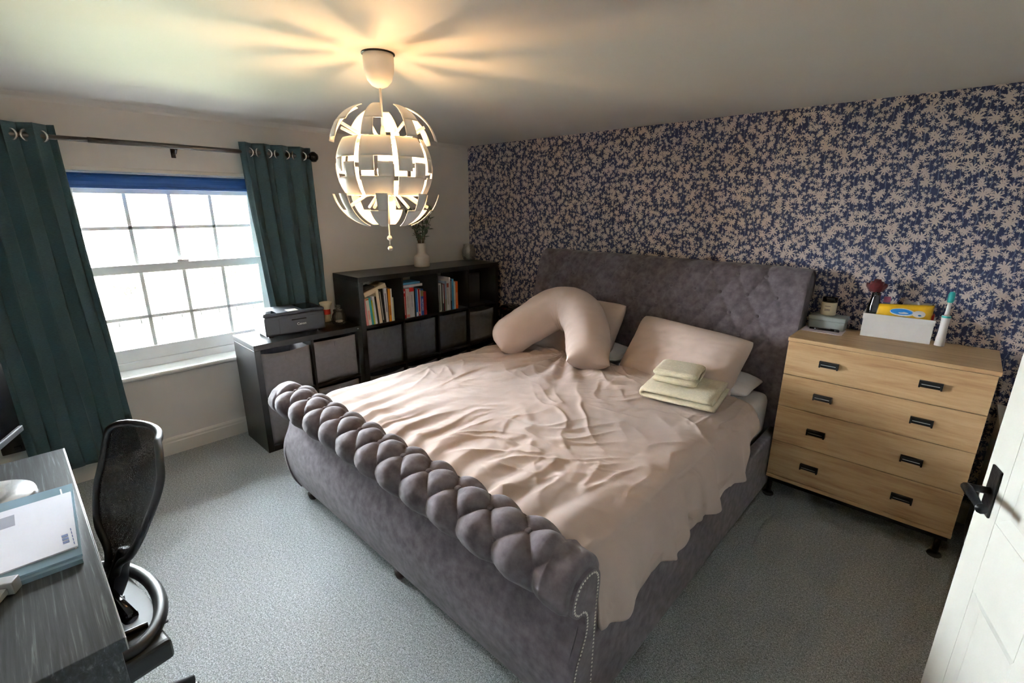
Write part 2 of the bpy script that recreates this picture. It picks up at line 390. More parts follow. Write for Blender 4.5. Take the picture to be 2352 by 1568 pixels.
def curtain(name, label, top, bot, ztop, zbot, nf, side, x=RX):
    """pleated cloth hanging from the pole: top=(y0,y1), bot=(y0,y1)"""
    t = thing(name, label, 'curtain', (x, (bot[0]+bot[1])/2, zbot)); cy = (bot[0]+bot[1])/2
    def fn(u, v):
        z = ztop + (zbot-ztop)*v; e = v**1.3
        y0 = top[0] + (bot[0]-top[0])*e; y1 = top[1] + (bot[1]-top[1])*e
        y = y0 + (y1-y0)*u
        ph = u*nf*2*pi
        amp = .032*(1-.35*v) + .012*nz3(u*4, v*2, 3)
        xx = amp*sin(ph + .5*nz3(u*3, v*1.5, 1)*v*3) + .012*nz3(u*9, v*4, 7)*v
        yy = y + .010*sin(2*ph) + .015*nz3(u*5, v*3, 9)*v
        return (xx+.004, yy-cy, z-zbot + (.006*sin(ph*1.0+1) if v > .99 else 0))
    me = grid_mesh(fn, nf*22, 70, name='cloth')
    c = obj('cloth', me, 'curtain', t, True); solid(c, .003)
    for k in range(2*nf):                                  # eyelets sit where the cloth crosses the pole
        u = (k+.5)/(2*nf)*1.0
        y = top[0] + (top[1]-top[0])*((k)/(2*nf) + .0)
        if k == 0: continue
        def ring(a, bb): 
            return ((.0)+.0, 0, 0)
        R, r = .026, .006
        me = grid_mesh(lambda a, bb: ((R+r*cos(2*pi*bb))*cos(2*pi*a), .9*r*sin(2*pi*bb), (R+r*cos(2*pi*bb))*sin(2*pi*a)), 20, 8, True, True, 'eyelet')
        o = obj('eyelet', me, 'chrome', t, True); o.location = (0, y-cy, RZ-zbot); o.rotation_euler = (0, 0, radians(52 if k % 2 else -52))
    return t
curtain('curtain', 'long dark teal eyelet curtain hanging behind the office chair', (-3.44, -2.985), (-3.42, -2.93), 2.045, .135, 4, -1)
curtain('curtain', 'dark teal eyelet curtain hanging behind the printer', (-2.095, -1.615), (-2.02, -1.60), 2.045, .795, 4, 1)
t = thing('plug_box', 'small black box on the wall below the long curtain', 'box', (.0, -3.46, .30))
box('body', .0, .04, -.06, .075, .0, .125, 'blackplastic', t, .006); box('cable_clip', .04, .048, -.01, .02, .02, .04, 'gloss_black', t, .002)

# ------------------------------------------------------------------ garden outside
b = bmesh.new(); bmesh.ops.create_grid(b, x_segments=60, y_segments=60, size=1)
for v in b.verts:
    v.co.x = -22 + v.co.x*21.5; v.co.y = -2 + v.co.y*26; v.co.z = -2.7 + .12*nz3(v.co.x*.3, v.co.y*.3)
tag(obj('lawn', b, 'grass', None, True), 'sunlit green lawn outside the window', 'grass', kind='stuff')
t = thing('stone_border', 'low stone wall crossing the lawn outside the window', 'stone border', (-18.6, 0, -2.7))
for k in range(34):
    hh = .32 + .06*random.random(); box('stone', -.2, .2, -12.0+k*.66, -12.0+k*.66+.63, -.1, hh, 'stone', t, .04)
def tree(label, loc, h, seed, lean=0):
    rnd = random.Random(seed); t = thing('bare_tree', label, 'tree', loc, 0, 'trees across the lawn'); b = bmesh.new(); tw = bmesh.new(); lf = bmesh.new()
    def grow(p, d, L, r, lev):
        pts = [p]; q = p.copy(); dd = d.copy()
        for k in range(4):
            dd = (dd + Vector((rnd.uniform(-.25, .25), rnd.uniform(-.25, .25), rnd.uniform(-.05, .2)))).normalized(); q = q + dd*L/4; pts.append(q.copy())
        bm_tube(b if lev < 2 else tw, pts, [r*(1-.11*k) for k in range(5)], 6 if lev < 2 else 4, False)
        if lev < 4:
            for k in range(3 if lev else 4):
                a = rnd.uniform(0, 6.28); nd = (dd*1.0 + Vector((cos(a)*.7, sin(a)*.9, rnd.uniform(.0, .5)))).normalized()
                grow(pts[rnd.choice((2, 3, 4))], nd, L*rnd.uniform(.55, .8), r*.52, lev+1)
        if lev >= 3:
            for k in range(3):
                c = q + Vector((rnd.uniform(-.2, .2), rnd.uniform(-.2, .2), rnd.uniform(-.2, .2))); s = .07
                vs = [lf.verts.new(c + Vector((rnd.uniform(-s, s), rnd.uniform(-s, s), rnd.uniform(-s, s)))) for _ in range(3)]; lf.faces.new(vs)
    grow(Vector((0, 0, 0)), Vector((0, lean, 1)).normalized(), h*.26, h*.03, 0)
    obj('trunk', b, 'bark', t, True); obj('twigs', tw, 'bark', t)['kind'] = 'stuff'; obj('leaves', lf, 'foilage', t)['kind'] = 'stuff'
tree('bare spreading tree on the lawn by the garden wall', (-17.6, -.35, -2.72), 3.1, 3, -.15)
tree('slanting bare tree in the hedge seen by the right curtain', (-19.8, 3.0, -2.72), 3.4, 11, .3)
tree('upright bare tree in the hedge beside the slanting tree', (-21.5, 5.2, -2.72), 3.4, 21, 0)
tree('thin bare tree far left on the lawn beside the long curtain', (-18.5, -1.7, -2.72), 3.0, 31, .1)

# ------------------------------------------------------------------ shelf units
def shelf_unit(name, label, x0, y0, w, h, cols, rows):
    """open cube shelf: back at x0, from y0 (near wall) running to y0+w ; returns the cell boxes"""
    t = thing(name, label, 'shelf unit', (x0+.195, y0+w/2, 0)); D = .195; T = .038; d = .016
    box('side_panel', -D, D, -w/2, -w/2+T, .0, h-T, 'black_wood', t); box('side_panel', -D, D, w/2-T, w/2, .0, h-T, 'black_wood', t)
    box('top_panel', -D, D, -w/2, w/2, h-T, h, 'black_wood', t); box('bottom_panel', -D, D, -w/2+T, w/2-T, 0, T, 'black_wood', t)
    cw = (w-2*T-(cols-1)*d)/cols; ch = (h-2*T-(rows-1)*d)/rows; cells = {}
    for r in range(1, rows):
        z = T + r*ch + (r-1)*d; box('shelf', -D+.001, D-.001, -w/2+T, w/2-T, z, z+d, 'black_wood', t, .001)
    for r in range(rows):
        z = T + r*(ch+d)
        for c in range(1, cols):
            y = -w/2 + T + c*cw + (c-1)*d; box('divider', -D+.001, D-.001, y, y+d, z, z+ch, 'black_wood', t, .001)
        for c in range(cols):
            y = y0 + T + c*(cw+d); cells[(r, c)] = (x0, x0+.39, y, y+cw, z, z+ch)
    return t, cells
BX = .086
bk, BC = shelf_unit('shelf_unit', 'tall black cube shelf unit with books beside the bed', BX, -1.534, 1.47, 1.132, 4, 3)
sq, SC = shelf_unit('shelf_unit', 'low black two by two cube shelf unit under the printer', BX, -2.306, .768, .77, 2, 2)
box('top_edge_screw', .195-.004, .195+.001, .35, .36, .748, .757, 'steel', sq, .001)
def fabric_bin(label, cell, m, sag=.0, hgt=.31, inset=.004, group=None, tabu=.5):
    x0, x1, y0, y1, z0, z1 = cell; t = thing('fabric_bin', label, 'storage bin', ((x0+x1)/2, (y0+y1)/2, z0+.001), 0, group)
    w = (y1-y0)/2-.008; D = .17; hh = hgt
    b = bmesh.new(); n = 14; sd = random.random()*10
    def P(px, py, pz): return b.verts.new((px, py, pz))
    fr = []
    for j in range(8):
        row = []
        for i in range(n+1):
            u = i/n; z = hh*j/7; top = (j/7)**3
            zz = z - sag*top*(1-(2*u-1)**2)
            row.append(P(D - .006*sin(pi*u)*top + .004*nz3(u*4, j*.5, sd), -w+2*w*u, zz))
        fr.append(row)
    for j in range(7):
        for i in range(n): b.faces.new((fr[j][i], fr[j][i+1], fr[j+1][i+1], fr[j+1][i]))
    f = obj('front_panel', b, m, t, True); solid(f, .006, -1)
    box('side_panel', -D, D-.008, -w, -w+.005, 0, hh-.004, m, t, 0); box('side_panel', -D, D-.008, w-.005, w, 0, hh-.004, m, t, 0)
    box('rear_panel', -D, -D+.005, -w+.006, w-.006, 0, hh-.004, m, t, 0); box('base_panel', -D+.006, D-.008, -w+.006, w-.006, 0, .006, m, t, 0)
    box('pull_tab', D+.002, D+.006, -w+2*w*tabu-.008, -w+2*w*tabu+.008, hh-.05-sag, hh-.012-sag, m, t, .001)
    return t
GB = 'fabric bins in the shelf units'
fabric_bin('grey fabric bin top left in the low shelf unit under the printer', SC[(1, 0)], 'bin', .018, .305, group=GB)
fabric_bin('grey fabric bin top right in the low shelf unit under the printer', SC[(1, 1)], 'bin', .006, .312, group=GB)
fabric_bin('grey fabric bin bottom left in the low shelf unit, behind the footboard', SC[(0, 0)], 'bin', .006, .312, group=GB)
fabric_bin('grey fabric bin bottom right in the low shelf unit, behind the footboard', SC[(0, 1)], 'bin', .006, .312, group=GB)
wh = ['under the cell of leaning books', 'under the red and white books', 'under the cell with the orange book', 'under the empty corner cell']
for c in range(4):
    fabric_bin(('charcoal' if c < 3 else 'paler grey') + ' fabric bin in the tall shelf unit ' + wh[c], BC[(1, c)], 'bin_dark' if c < 3 else 'bin', .012 if c == 3 else .004, .315 if c < 3 else .30, group=GB)
    fabric_bin('bottom row charcoal bin by the bed, ' + wh[c].replace('under', 'two below'), BC[(0, c)], 'bin_dark', .02, .30, group=GB)

# ------------------------------------------------------------------ books
bookm = {}
def bmat(c, r=.5):
    if c not in bookm: bookm[c] = mat('book_cover_%d_%d_%d' % c, c, r, var=(20, .08))
    return bookm[c]
def book(label, cell, y, th, h, col, d=.15, tilt=0, group=None, band=None, xf=None):
    """upright book: spine towards the room at x = xf ; band=(z0,z1,colour) printed stripe on the spine"""
    x1 = (cell[1]-.02) if xf is None else xf; z0 = cell[4]
    t = thing('book', label, 'book', (x1-d/2, y+th/2, z0+.001 + abs(sin(tilt))*th/2), 0, group); t.rotation_euler = (tilt, 0, 0)
    m = bmat(col)
    b = bmesh.new(); bm_box(b, -d/2, d/2, -th/2, -th/2+.002, 0, h, 0); bm_box(b, -d/2, d/2, th/2-.002, th/2, 0, h, 0); bm_box(b, d/2-.002, d/2+.001, -th/2, th/2, 0, h, .001)
    obj('cover', b, m, t)
    box('pages', -d/2+.004, d/2-.002, -th/2+.002, th/2-.002, .003, h-.003, 'pages', t, 0)
    for bb in (band or []):
        box('spine_print', d/2+.001, d/2+.0018, -th/2*bb[3] if len(bb) > 3 else -th/2+.001, th/2*bb[3] if len(bb) > 3 else th/2-.001, h*bb[0], h*bb[1], bmat(bb[2]), t, 0)
    return t
c0, c1, c2 = BC[(2, 0)], BC[(2, 1)], BC[(2, 2)]
G0, G1, G2 = 'leaning books in the shelf cell by the printer', 'red and white books in the shelf', 'books in the shelf cell with the orange book'
T0 = .075
seq = [('pink', (226, 160, 165), .017, .205, []), ('white', (232, 228, 224), .026, .212, [(.93, .99, (200, 120, 60)), (.2, .55, (236, 178, 172), .5)]),
       ('teal', (60, 170, 178), .017, .213, []), ('lime yellow', (196, 200, 74), .012, .190, []), ('white and lilac', (214, 216, 230), .018, .22, []),
       ('thin black', (26, 24, 22), .015, .215, []), ('cream and peach', (222, 206, 180), .026, .262, [(.02, .78, (230, 200, 174), .5)]),
       ('black with white lettering', (28, 28, 32), .019, .272, [(.08, .92, (190, 188, 184), .35)]), ('plain black', (24, 24, 30), .015, .272, []),
       ('lavender white', (216, 216, 226), .028, .272, [(.3, .85, (140, 140, 168), .3)]), ('narrow maroon', (70, 22, 26), .008, .264, []),
       ('orange', (232, 150, 34), .022, .262, [(.2, .5, (176, 90, 22), .4)]), ('thin white', (236, 232, 230), .012, .262, []), ('short pale green', (206, 210, 184), .011, .19, [])]
y = c0[2]+.004
for i, (n_, col_, th, h_, bd) in enumerate(seq):
    a = T0 if i < 9 else (.03 if i < 10 else 0)
    yy = y + (.004 + .0 if a else 0) + (h_*sin(a)*.0)
    book(n_ + (' spined' if 'black' not in n_ else '') + ' book in the shelf cell nearest the printer', c0, yy + a*.12, th, h_, col_, .15, a, G0, bd)
    y += th*1.0 + .0012
def flat_book(label, loc, w, dp, th, col, group, rx=0, rz=0):
    t = thing('book', label, 'book', loc, rz, group); t.rotation_euler = (rx, 0, rz); m = bmat(col)
    b = bmesh.new(); bm_box(b, -dp/2, dp/2, -w/2, w/2, 0, .002, 0); bm_box(b, -dp/2, dp/2, -w/2, w/2, th-.002, th, 0); bm_box(b, dp/2-.002, dp/2, -w/2, w/2, 0, th, 0)
    obj('cover', b, m, t); box('pages', -dp/2+.003, dp/2-.002, -w/2+.003, w/2-.003, .002, th-.002, 'pages', t, 0)
    return t
flat_book('thick cream paperback lying slanted on top of the leaning books', (.385, c0[2]+.118, c0[4]+.249), .2, .13, .036, (226, 208, 180), G0, .30)
flat_book('dark thin book lying on the slanted cream paperback', (.375, c0[2]+.07, c0[4]+.272), .1, .12, .012, (70, 66, 62), G0, .30)
seq = [('red spined book with white lettering', (186, 30, 34), .026, .243, [(.12, .75, (238, 190, 190), .22), (.86, .93, (235, 200, 200), .4)]), ('white spined book with grey lettering', (214, 210, 208), .034, .243, [(.03, .12, (220, 150, 140), .8), (.35, .75, (176, 176, 176), .2)]),
       ('thick white book with red top band', (208, 206, 210), .045, .25, [(.86, .99, (206, 34, 30), .98), (.35, .75, (160, 160, 170), .12)]), ('thin dark green book', (30, 46, 48), .012, .235, []),
       ('bright blue book', (44, 116, 205), .02, .233, [(.0, .15, (230, 232, 238), .6)]), ('slim white book', (226, 226, 232), .006, .225, []), ('slim red book', (190, 26, 36), .016, .226, [(.08, .16, (235, 170, 150), .5)]),
       ('slim pale grey book', (224, 214, 216), .007, .22, []), ('blue book with olive top and white lettering', (40, 88, 176), .027, .225, [(.72, .94, (140, 128, 84), .98)]), ('short dark red book', (150, 28, 22), .029, .2, [])]
y = c1[2]+.004; hb = None
for i, (n_, col_, th, h_, bd) in enumerate(seq):
    t = book(n_ + ' in the second shelf cell', c1, y, th, h_, col_, .16, 0, G1, bd); y += th+.001
    if 'olive' in n_: hb = t
fc = bpy.data.curves.new('spine_text', 'FONT'); fc.body = 'HILSTORD'; fc.size = .022; fc.extrude = .0004; fc.align_x = 'CENTER'; fc.align_y = 'CENTER'
fo = bpy.data.objects.new('tmp_text', fc); C.objects.link(fo); bpy.context.view_layer.update()
me = bpy.data.meshes.new_from_object(fo.evaluated_get(bpy.context.evaluated_depsgraph_get())); bpy.data.objects.remove(fo)
o = obj('spine_lettering', me, 'white', hb); o.location = (.0822, 0, .09); o.rotation_euler = (pi/2, pi/2, pi/2)
flat_book('white book lying flat across the red and white books', (.385, c1[2]+.105, c1[4]+.252), .2, .13, .02, (222, 220, 228), G1, .0)
flat_book('light blue book lying flat on the white lying book', (.38, c1[2]+.095, c1[4]+.274), .18, .13, .016, (84, 160, 214), G1, .0)
seq = [('thick white book with dark lettering', (214, 218, 218), .038, .248, [(.05, .95, (110, 120, 122), .3)]), ('charcoal book', (60, 62, 66), .012, .25, []), ('white and navy striped book', (196, 198, 202), .013, .235, [(.0, .3, (30, 40, 58), .9)]), ('narrow maroon spined book', (110, 24, 40), .01, .24, []),
       ('slate blue book', (140, 158, 186), .02, .262, [(.02, .4, (150, 150, 120), .6)]), ('white book with red-brown picture at top', (214, 212, 212), .026, .262, [(.78, .92, (150, 70, 52), .8), (.2, .75, (150, 146, 150), .3)]), ('tall white hardback', (216, 212, 220), .015, .29, []),
       ('navy book with pale lettering', (40, 42, 62), .016, .27, [(.3, .95, (160, 160, 170), .3)]), ('sky blue book', (74, 164, 214), .021, .272, [(.1, .8, (40, 110, 170), .25)]), ('plain white book', (216, 216, 216), .018, .245, []), ('orange spined book', (236, 96, 26), .027, .246, [(.15, .6, (240, 150, 96), .4)])]
y = c2[2]+.006
for i, (n_, col_, th, h_, bd) in enumerate(seq):
    book(n_ + ' in the third shelf cell', c2, y, th, h_, col_, .16, 0, G2, bd); y += th+.001

# dark glossy box in the empty corner cell
t = thing('storage_box', 'dark navy box standing in the empty corner cell', 'box', (.24, (BC[(2, 3)][2]+BC[(2, 3)][3])/2-.03, BC[(2, 3)][4]+.001))
box('body', -.12, .12, -.1, .1, 0, .27, 'greyplastic', t, .005); box('lid', -.122, .122, -.102, .102, .27, .285, 'blackplastic', t, .003)

# ------------------------------------------------------------------ things on the shelf units
# printer
t = thing('printer', 'dark grey inkjet printer on the low shelf unit', 'printer', (.255, -1.975, .771), -.05)
box('body', -.118, .135, -.205, .205, .012, .145, 'greyplastic', t, .012, 3)
box('scanner_lid', -.12, .128, -.207, .207, .147, .168, 'greyplastic', t, .007, 3)
box('front_cover', .1355, .139, -.115, .15, .022, .128, 'greyplastic', t, .0015); box('side_cover', .1355, .138, -.2, -.118, .022, .128, 'greyplastic', t, .0015)
box('handle_slot', .139, .1405, -.03, .07, .106, .113, 'gloss_black', t, .0005)
box('control_panel', .04, .12, -.205, -.12, .168, .1705, 'gloss_black', t, .001); box('label', .05, .115, -.04, .03, .168, .1692, 'offwhite', t, 0)
box('lid_recess', -.10, .10, .06, .19, .168, .1695, 'gloss_black', t, .001)
for sx in (-.09, .10):
    for sy in (-.17, .17): box('foot', sx-.015, sx+.015, sy-.015, sy+.015, 0, .012, 'blackplastic', t, .002)
fc = bpy.data.curves.new('logo', 'FONT'); fc.body = 'Canon'; fc.size = .024; fc.extrude = .0005; fc.align_x = 'CENTER'; fc.align_y = 'CENTER'
fo = bpy.data.objects.new('tmp_text', fc); C.objects.link(fo); bpy.context.view_layer.update()
me = bpy.data.meshes.new_from_object(fo.evaluated_get(bpy.context.evaluated_depsgraph_get())); bpy.data.objects.remove(fo)
o = obj('logo_lettering', me, 'white', t); o.location = (.1396, .035, .075); o.rotation_euler = (pi/2, 0, pi/2)
# candle jar and sweet jar
t = thing('candle_holder', 'cream flared candle jar with red label beside the printer', 'candle', (.17, -1.655, .771))
lathe('jar', [(0, 0), (.026, 0), (.03, .004), (.03, .10), (.034, .118), (.044, .135), (.048, .148), (.044, .155), (.038, .15), (.03, .135), (0, .13)], 'wax', t)
lathe('label', [(.0308, .06), (.0308, .1)], 'redlabel', t)
t = thing('glass_jar', 'small ribbed clear glass jar with stopper lid', 'jar', (.315, -1.628, .771))
rib = lambda a, z: 1 + .018*cos(18*a)
lathe('jar_body', [(0, .002), (.042, .002), (.05, .01), (.053, .035), (.05, .07), (.038, .092), (.036, .1), (.04, .104), (.038, .106), (.034, .102), (.034, .092), (.046, .07), (.049, .035), (.046, .012), (0, .006)], 'jarglass', t, 72, mod=rib)
lathe('stopper', [(0, .104), (.036, .106), (.04, .11), (.036, .116), (.016, .119), (.013, .125), (.02, .135), (.018, .146), (0, .15)], 'jarglass', t)
lathe('contents', [(0, .008), (.038, .009), (.042, .02), (.03, .026), (0, .028)], 'vase', t)
# vase with eucalyptus
t = thing('vase', 'matt white bottle vase with wide base on the tall shelf unit', 'vase', (.25, -.785, 1.133))
lathe('vase_body', [(0, 0), (.062, 0), (.068, .005), (.069, .03), (.068, .078), (.062, .092), (.05, .1), (.041, .112), (.039, .13), (.039, .195), (.041, .202), (.036, .2), (.034, .13), (.0, .12)], 'vase', t, 40)
t = thing('foliage_stems', 'bunch of grey green leafy stems in the white vase', 'foliage', (.25, -.785, 1.27))
st = bmesh.new(); rnd = random.Random(5); lfs = []
leafme = []
for k, mm in enumerate(('leaf', 'leafdark')):
    b = bmesh.new(); v = [b.verts.new(p) for p in ((0, 0, 0), (.25, .28, .05), (.6, .3, .1), (1, 0, .05), (.6, -.3, .1), (.25, -.28, .05), (.5, 0, 0))]
    for i in range(6): b.faces.new((v[i], v[(i+1) % 6], v[6]))
    d = bpy.data.meshes.new('leaf'); b.to_mesh(d); b.free(); d.materials.append(MT[mm]); leafme.append(d)
for s in range(9):
    a = s*2*pi/9 + rnd.uniform(-.3, .3); sp = rnd.uniform(.3, .75) if s else .05; L = rnd.uniform(.26, .38)
    pts = [Vector((cos(a)*.015, sin(a)*.015, 0))]
    for i in range(1, 7):
        f = i/6; pts.append(Vector((cos(a)*(.015+sp*L*f*f*.6+.02*f), sin(a)*(.015+sp*L*f*f*.6+.02*f), L*f)))
    bm_tube(st, pts, [.004-.0004*i for i in range(7)], 5)
    for i in range(2, 7):
        for sd in range(3):
            if i == 2 and s % 2: continue
            o = bpy.data.objects.new('leaf', leafme[rnd.random() < .4]); C.objects.link(o); o.parent = t
            o.location = pts[i] + Vector((rnd.uniform(-.005, .005),)*3); sc = rnd.uniform(.035, .062); o.scale = (sc, sc*.85, sc)
            o.rotation_euler = (rnd.uniform(-.5, .5), rnd.uniform(-1.2, .3), rnd.uniform(0, 6.28))
obj('stems', st, 'twig', t, True)
# textured glass
t = thing('candle_glass', 'textured clear glass tealight holder in the corner of the shelf', 'glass', (.135, -.135, 1.133))
bub = lambda a, z: 1 + .03*sin(14*a + (pi if int(z/.012) % 2 else 0))
lathe('bowl', [(0, .002)] + [(.05+.018*sin(pi*min(1, z/.13)), z) for z in [i*.006 for i in range(1, 26)]] + [(.046+.018*sin(pi*min(1, z/.13)), z) for z in [i*.006 for i in range(25, 1, -1)]] + [(0, .012)], 'cutglass', t, 56, mod=bub)

# ------------------------------------------------------------------ bed
bx0, bx1 = 1.08, 3.10; bxc = (bx0+bx1)/2
bed = thing('bed', 'grey velvet buttoned sleigh bed with scrolled footboard', 'bed', (bxc, -1.2, 0)); BL = Vector((bxc, -1.2, 0))
P_ = .165
def tuft(u, w, half):
    """diamond quilting: u along the bed, w across rows (integers = button rows), returns 0 at creases..1 on the pillow"""
    a = (2*u/P_ + w)/2; b2 = (2*u/P_ - w)/2
    return (abs(sin(pi*a))*abs(sin(pi*b2)))
def tuft_h(x, w, wmin, wmax, x0):
    u = (x-x0)
    if wmin <= w <= wmax:
        t_ = tuft(u, w, 0); return t_**.5
    wl = wmin if w < wmin else wmax; d = abs(w-wl)
    pl = abs(sin(pi*(2*u/P_ + wl)/2))*abs(sin(pi*(2*u/P_ - wl)/2))
    return max(pl, 1e-6)**.42
# footboard scroll: centre (y,z) = (-2.363,.612), radius .088
FY, FZ, FR = -2.363, .612, .080
THS = (-75, 250)                                   # sweep of the cushioned roll, degrees (0 = bed side, 90 = up, 180 = room side)
def scroll(u, v):
    x = bx0 + (bx1-bx0)*u; th = THS[0] + (THS[1]-THS[0])*v
    w = (th-97)/52.0                                # row -1, 0, 1 buttons
    e = min(x-bx0, bx1-x); endf = min(1, e/.02); near = min(1, max(0, (e-.06)/.05))
    row0 = 2.9
    h = tuft_h(x, w, -1, 1, row0)
    inside = (row0 - 10*P_ - .12) < x < row0+.12
    h = h if inside else 1
    if abs(x-(row0+.12)) < .06: pass
    fade = 1 - max(0, (abs(w)-1.0)/1.9)
    r = FR + .032*h*near*max(.25, fade) + (1-near)*.012 - .02*(1-sqrt(max(0, 1-(1-endf)**2)))
    r += .0035*nz3(x*14, th*.05, 2) + .0025*abs(nz3(x*40+th*.1, th*.02, 5))*near
    sag = .012*max(0, sin(radians(th-90)))
    a = radians(th)
    return (x-bxc, FY + (r+sag)*cos(a) - BL.y, FZ + r*sin(a))
fbk = obj('footboard_roll', grid_mesh(scroll, 420, 110, name='roll'), 'velvet', bed, True)
# end caps of the roll
for xe, s in ((bx0, 0), (bx1, 1)):
    b = bmesh.new(); ring = [b.verts.new(Vector(scroll(s, k/60))) for k in range(61)]; cc = b.verts.new((xe-bxc, FY-BL.y, FZ))
    for k in range(60): b.faces.new((ring[k], ring[k+1], cc))
    obj('roll_end', b, 'velvet', bed)
btn = None
for w, n0, cnt in ((-1, .5, 10), (0, 0, 11), (1, .5, 10)):
    for k in range(cnt):
        x = 2.9 - (k+n0)*P_; th = radians(97+52*w); r = FR+.006
        if btn is None:
            btn = lathe('button', [(0, .006), (.008, .005), (.012, .001), (.012, -.004), (0, -.004)], 'velvet', fbk, 14)
            o = btn
        else:
            o = btn.copy(); C.objects.link(o); o.parent = fbk
        o.location = (x-bxc, FY + r*cos(th) - BL.y, FZ + r*sin(th)); o.rotation_euler = (th-pi/2, 0, 0)
# footboard body: S-shaped sleigh panel
front = [(-2.345, .035), (-2.372, .09), (-2.398, .17), (-2.412, .26), (-2.408, .33), (-2.39, .39), (-2.368, .44), (-2.355, .49), (-2.352, .54)]
fp = spline([(0, y, z) for y, z in front], 30)
def fbody(u, v):
    p = fp[int(round(v*29))]; x = bx0+.012 + (bx1-bx0-.024)*u
    return (x-bxc, p.y - BL.y, p.z)
obj('footboard_front', grid_mesh(fbody, 60, 30, name='front'), 'velvet', bed, True)
poly = [(p.y-BL.y, p.z) for p in fp] + [(-2.30-BL.y, .56), (-2.29-BL.y, .035)]
b = bmesh.new(); bm_prism(b, [(y+.002, z) for y, z in poly], 'x', bx0+.014-bxc, bx1-.014-bxc); obj('footboard_core', b, 'velvet', bed)
# nailed end panels
out = [(-2.303, .035), (-2.300, .30), (-2.298, .50), (-2.294, .60), (-2.302, .635), (-2.323, .655), (-2.36, .66), (-2.398, .648), (-2.42, .618), (-2.43, .583), (-2.424, .553), (-2.40, .53), (-2.374, .524), (-2.362, .50), (-2.362, .45), (-2.38, .40), (-2.403, .35), (-2.415, .27), (-2.404, .17), (-2.38, .09), (-2.352, .035)]
sm = spline([(0, y, z) for y, z in out], 600)
for xe, s in ((bx1, 1), (bx0, -1)):
    b = bmesh.new(); bm_prism(b, [(p.y-BL.y, p.z) for p in sm], 'x', xe-bxc-(.012 if s > 0 else -.012), xe-bxc+s*.012)
    ep = obj('end_panel', b, 'velvet', bed)
    b = bmesh.new(); acc = 0; last = None; inn = []
    cy_, cz_ = -2.345, .42
    for i, p in enumerate(sm):
        t_ = (sm[(i+1) % 600]-sm[i-1]).normalized(); nn = Vector((0, -t_.z, t_.y)); inn.append(p + nn*.011)
    for p in inn:
        if p.z < .06: last = p; continue
        if last is None or (p-last).length >= .0105:
            last = p; q = Vector((xe-bxc+s*.012, p.y-BL.y, p.z)); r = .0042
            top = b.verts.new(q + Vector((s*.003, 0, 0))); rg = [b.verts.new(q + Vector((0, r*cos(k*pi/3), r*sin(k*pi/3)))) for k in range(6)]
            for k in range(6): b.faces.new((rg[k], rg[(k+1) % 6], top))
    nh = obj('nailhead_trim', b, 'nail', ep, True); nh['kind'] = 'stuff'; nh['label'] = 'row of small silver nailheads'
# rails, headboard
for s, xx in ((1, bx1), (-1, bx0)):
    xa, xb = (xx-.06, xx-.008) if s > 0 else (xx+.008, xx+.06)
    box('side_rail', xa-bxc, xb-bxc, -2.30-BL.y, -.30-BL.y, .03, .37, 'velvet', bed, .012, 3, True)
hp = [(-.285, .03), (-.295, .40), (-.292, .62), (-.272, .80), (-.250, .92), (-.225, 1.02), (-.198, 1.12), (-.168, 1.21), (-.135, 1.265), (-.095, 1.287), (-.055, 1.275), (-.028, 1.24), (-.022, 1.18), (-.04, 1.12)]
hs = spline([(0, y, z) for y, z in hp], 121)
def hnorm(i):
    t_ = (hs[min(i+1, 120)]-hs[max(i-1, 0)]).normalized(); return Vector((0, -t_.z, t_.y))
def hfn(u, v):
    i = int(round(v*120)); p = hs[i]; nn = hnorm(i); x = bx0+.01 + (bx1-bx0-.02)*u
    w = (1.24-p.z)/.1165 if p.y < -.09 else -2
    e = min(x-bx0, bx1-x); near = min(1, max(0, (e-.10)/.06)); endr = min(1, e/.025)
    h = 1
    if -1.0 <= w <= 4.3: h = tuft(x-2.199, w, 0)**.45 if w >= 0 else tuft(x-2.199, 0, 0)**.45*(1+w) + (-w)
    if w > 4.3: h = 1
    q = p + nn*(.020*h*near + (1-near)*.016 - .02*(1-sqrt(max(0, 1-(1-endr)**2))))
    q = q + nn*.003*nz3(x*10, p.z*10)
    return (x-bxc, q.y-BL.y, q.z)
hbd = obj('headboard', grid_mesh(hfn, 380, 121, name='headboard'), 'velvet', bed, True)
b = bmesh.new(); bm_prism(b, [(p.y-BL.y, p.z) for p in hs[::3]] + [(-.05-BL.y, 1.05), (-.05-BL.y, .03)], 'x', bx0+.014-bxc, bx1-.014-bxc); obj('headboard_core', b, 'velvet', bed)
hb0 = None
for w in range(0, 5):
    for k in range(-7, 7):
        x = 2.199 + (k + (.5 if w % 2 else 0))*P_
        if not (bx0+.13 < x < bx1-.13): continue
        z = 1.24-.1165*w; i = min(range(121), key=lambda i: abs(hs[i].z-z) + (10 if hs[i].y > -.1 else 0)); nn = hnorm(i); p = hs[i] + nn*.006
        o = btn.copy(); C.objects.link(o); o.parent = hbd
        if hb0 is None:
            hb0 = btn.data.copy(); hb0.materials.clear(); hb0.materials.append(MT['velvet'])
        o.data = hb0
        o.location = (x-bxc, p.y-BL.y, p.z); o.rotation_euler = (atan2(nn.z, nn.y)-pi/2, 0, 0)
for lx in (bx0+.12, bxc, bx1-.12):
    for ly in (-2.33, -1.2):
        lathe('foot', [(0, 0), (.022, 0), (.026, .012), (.03, .034), (0, .036)], 'footwood', bed, 16, (lx-bxc, ly-BL.y, 0))
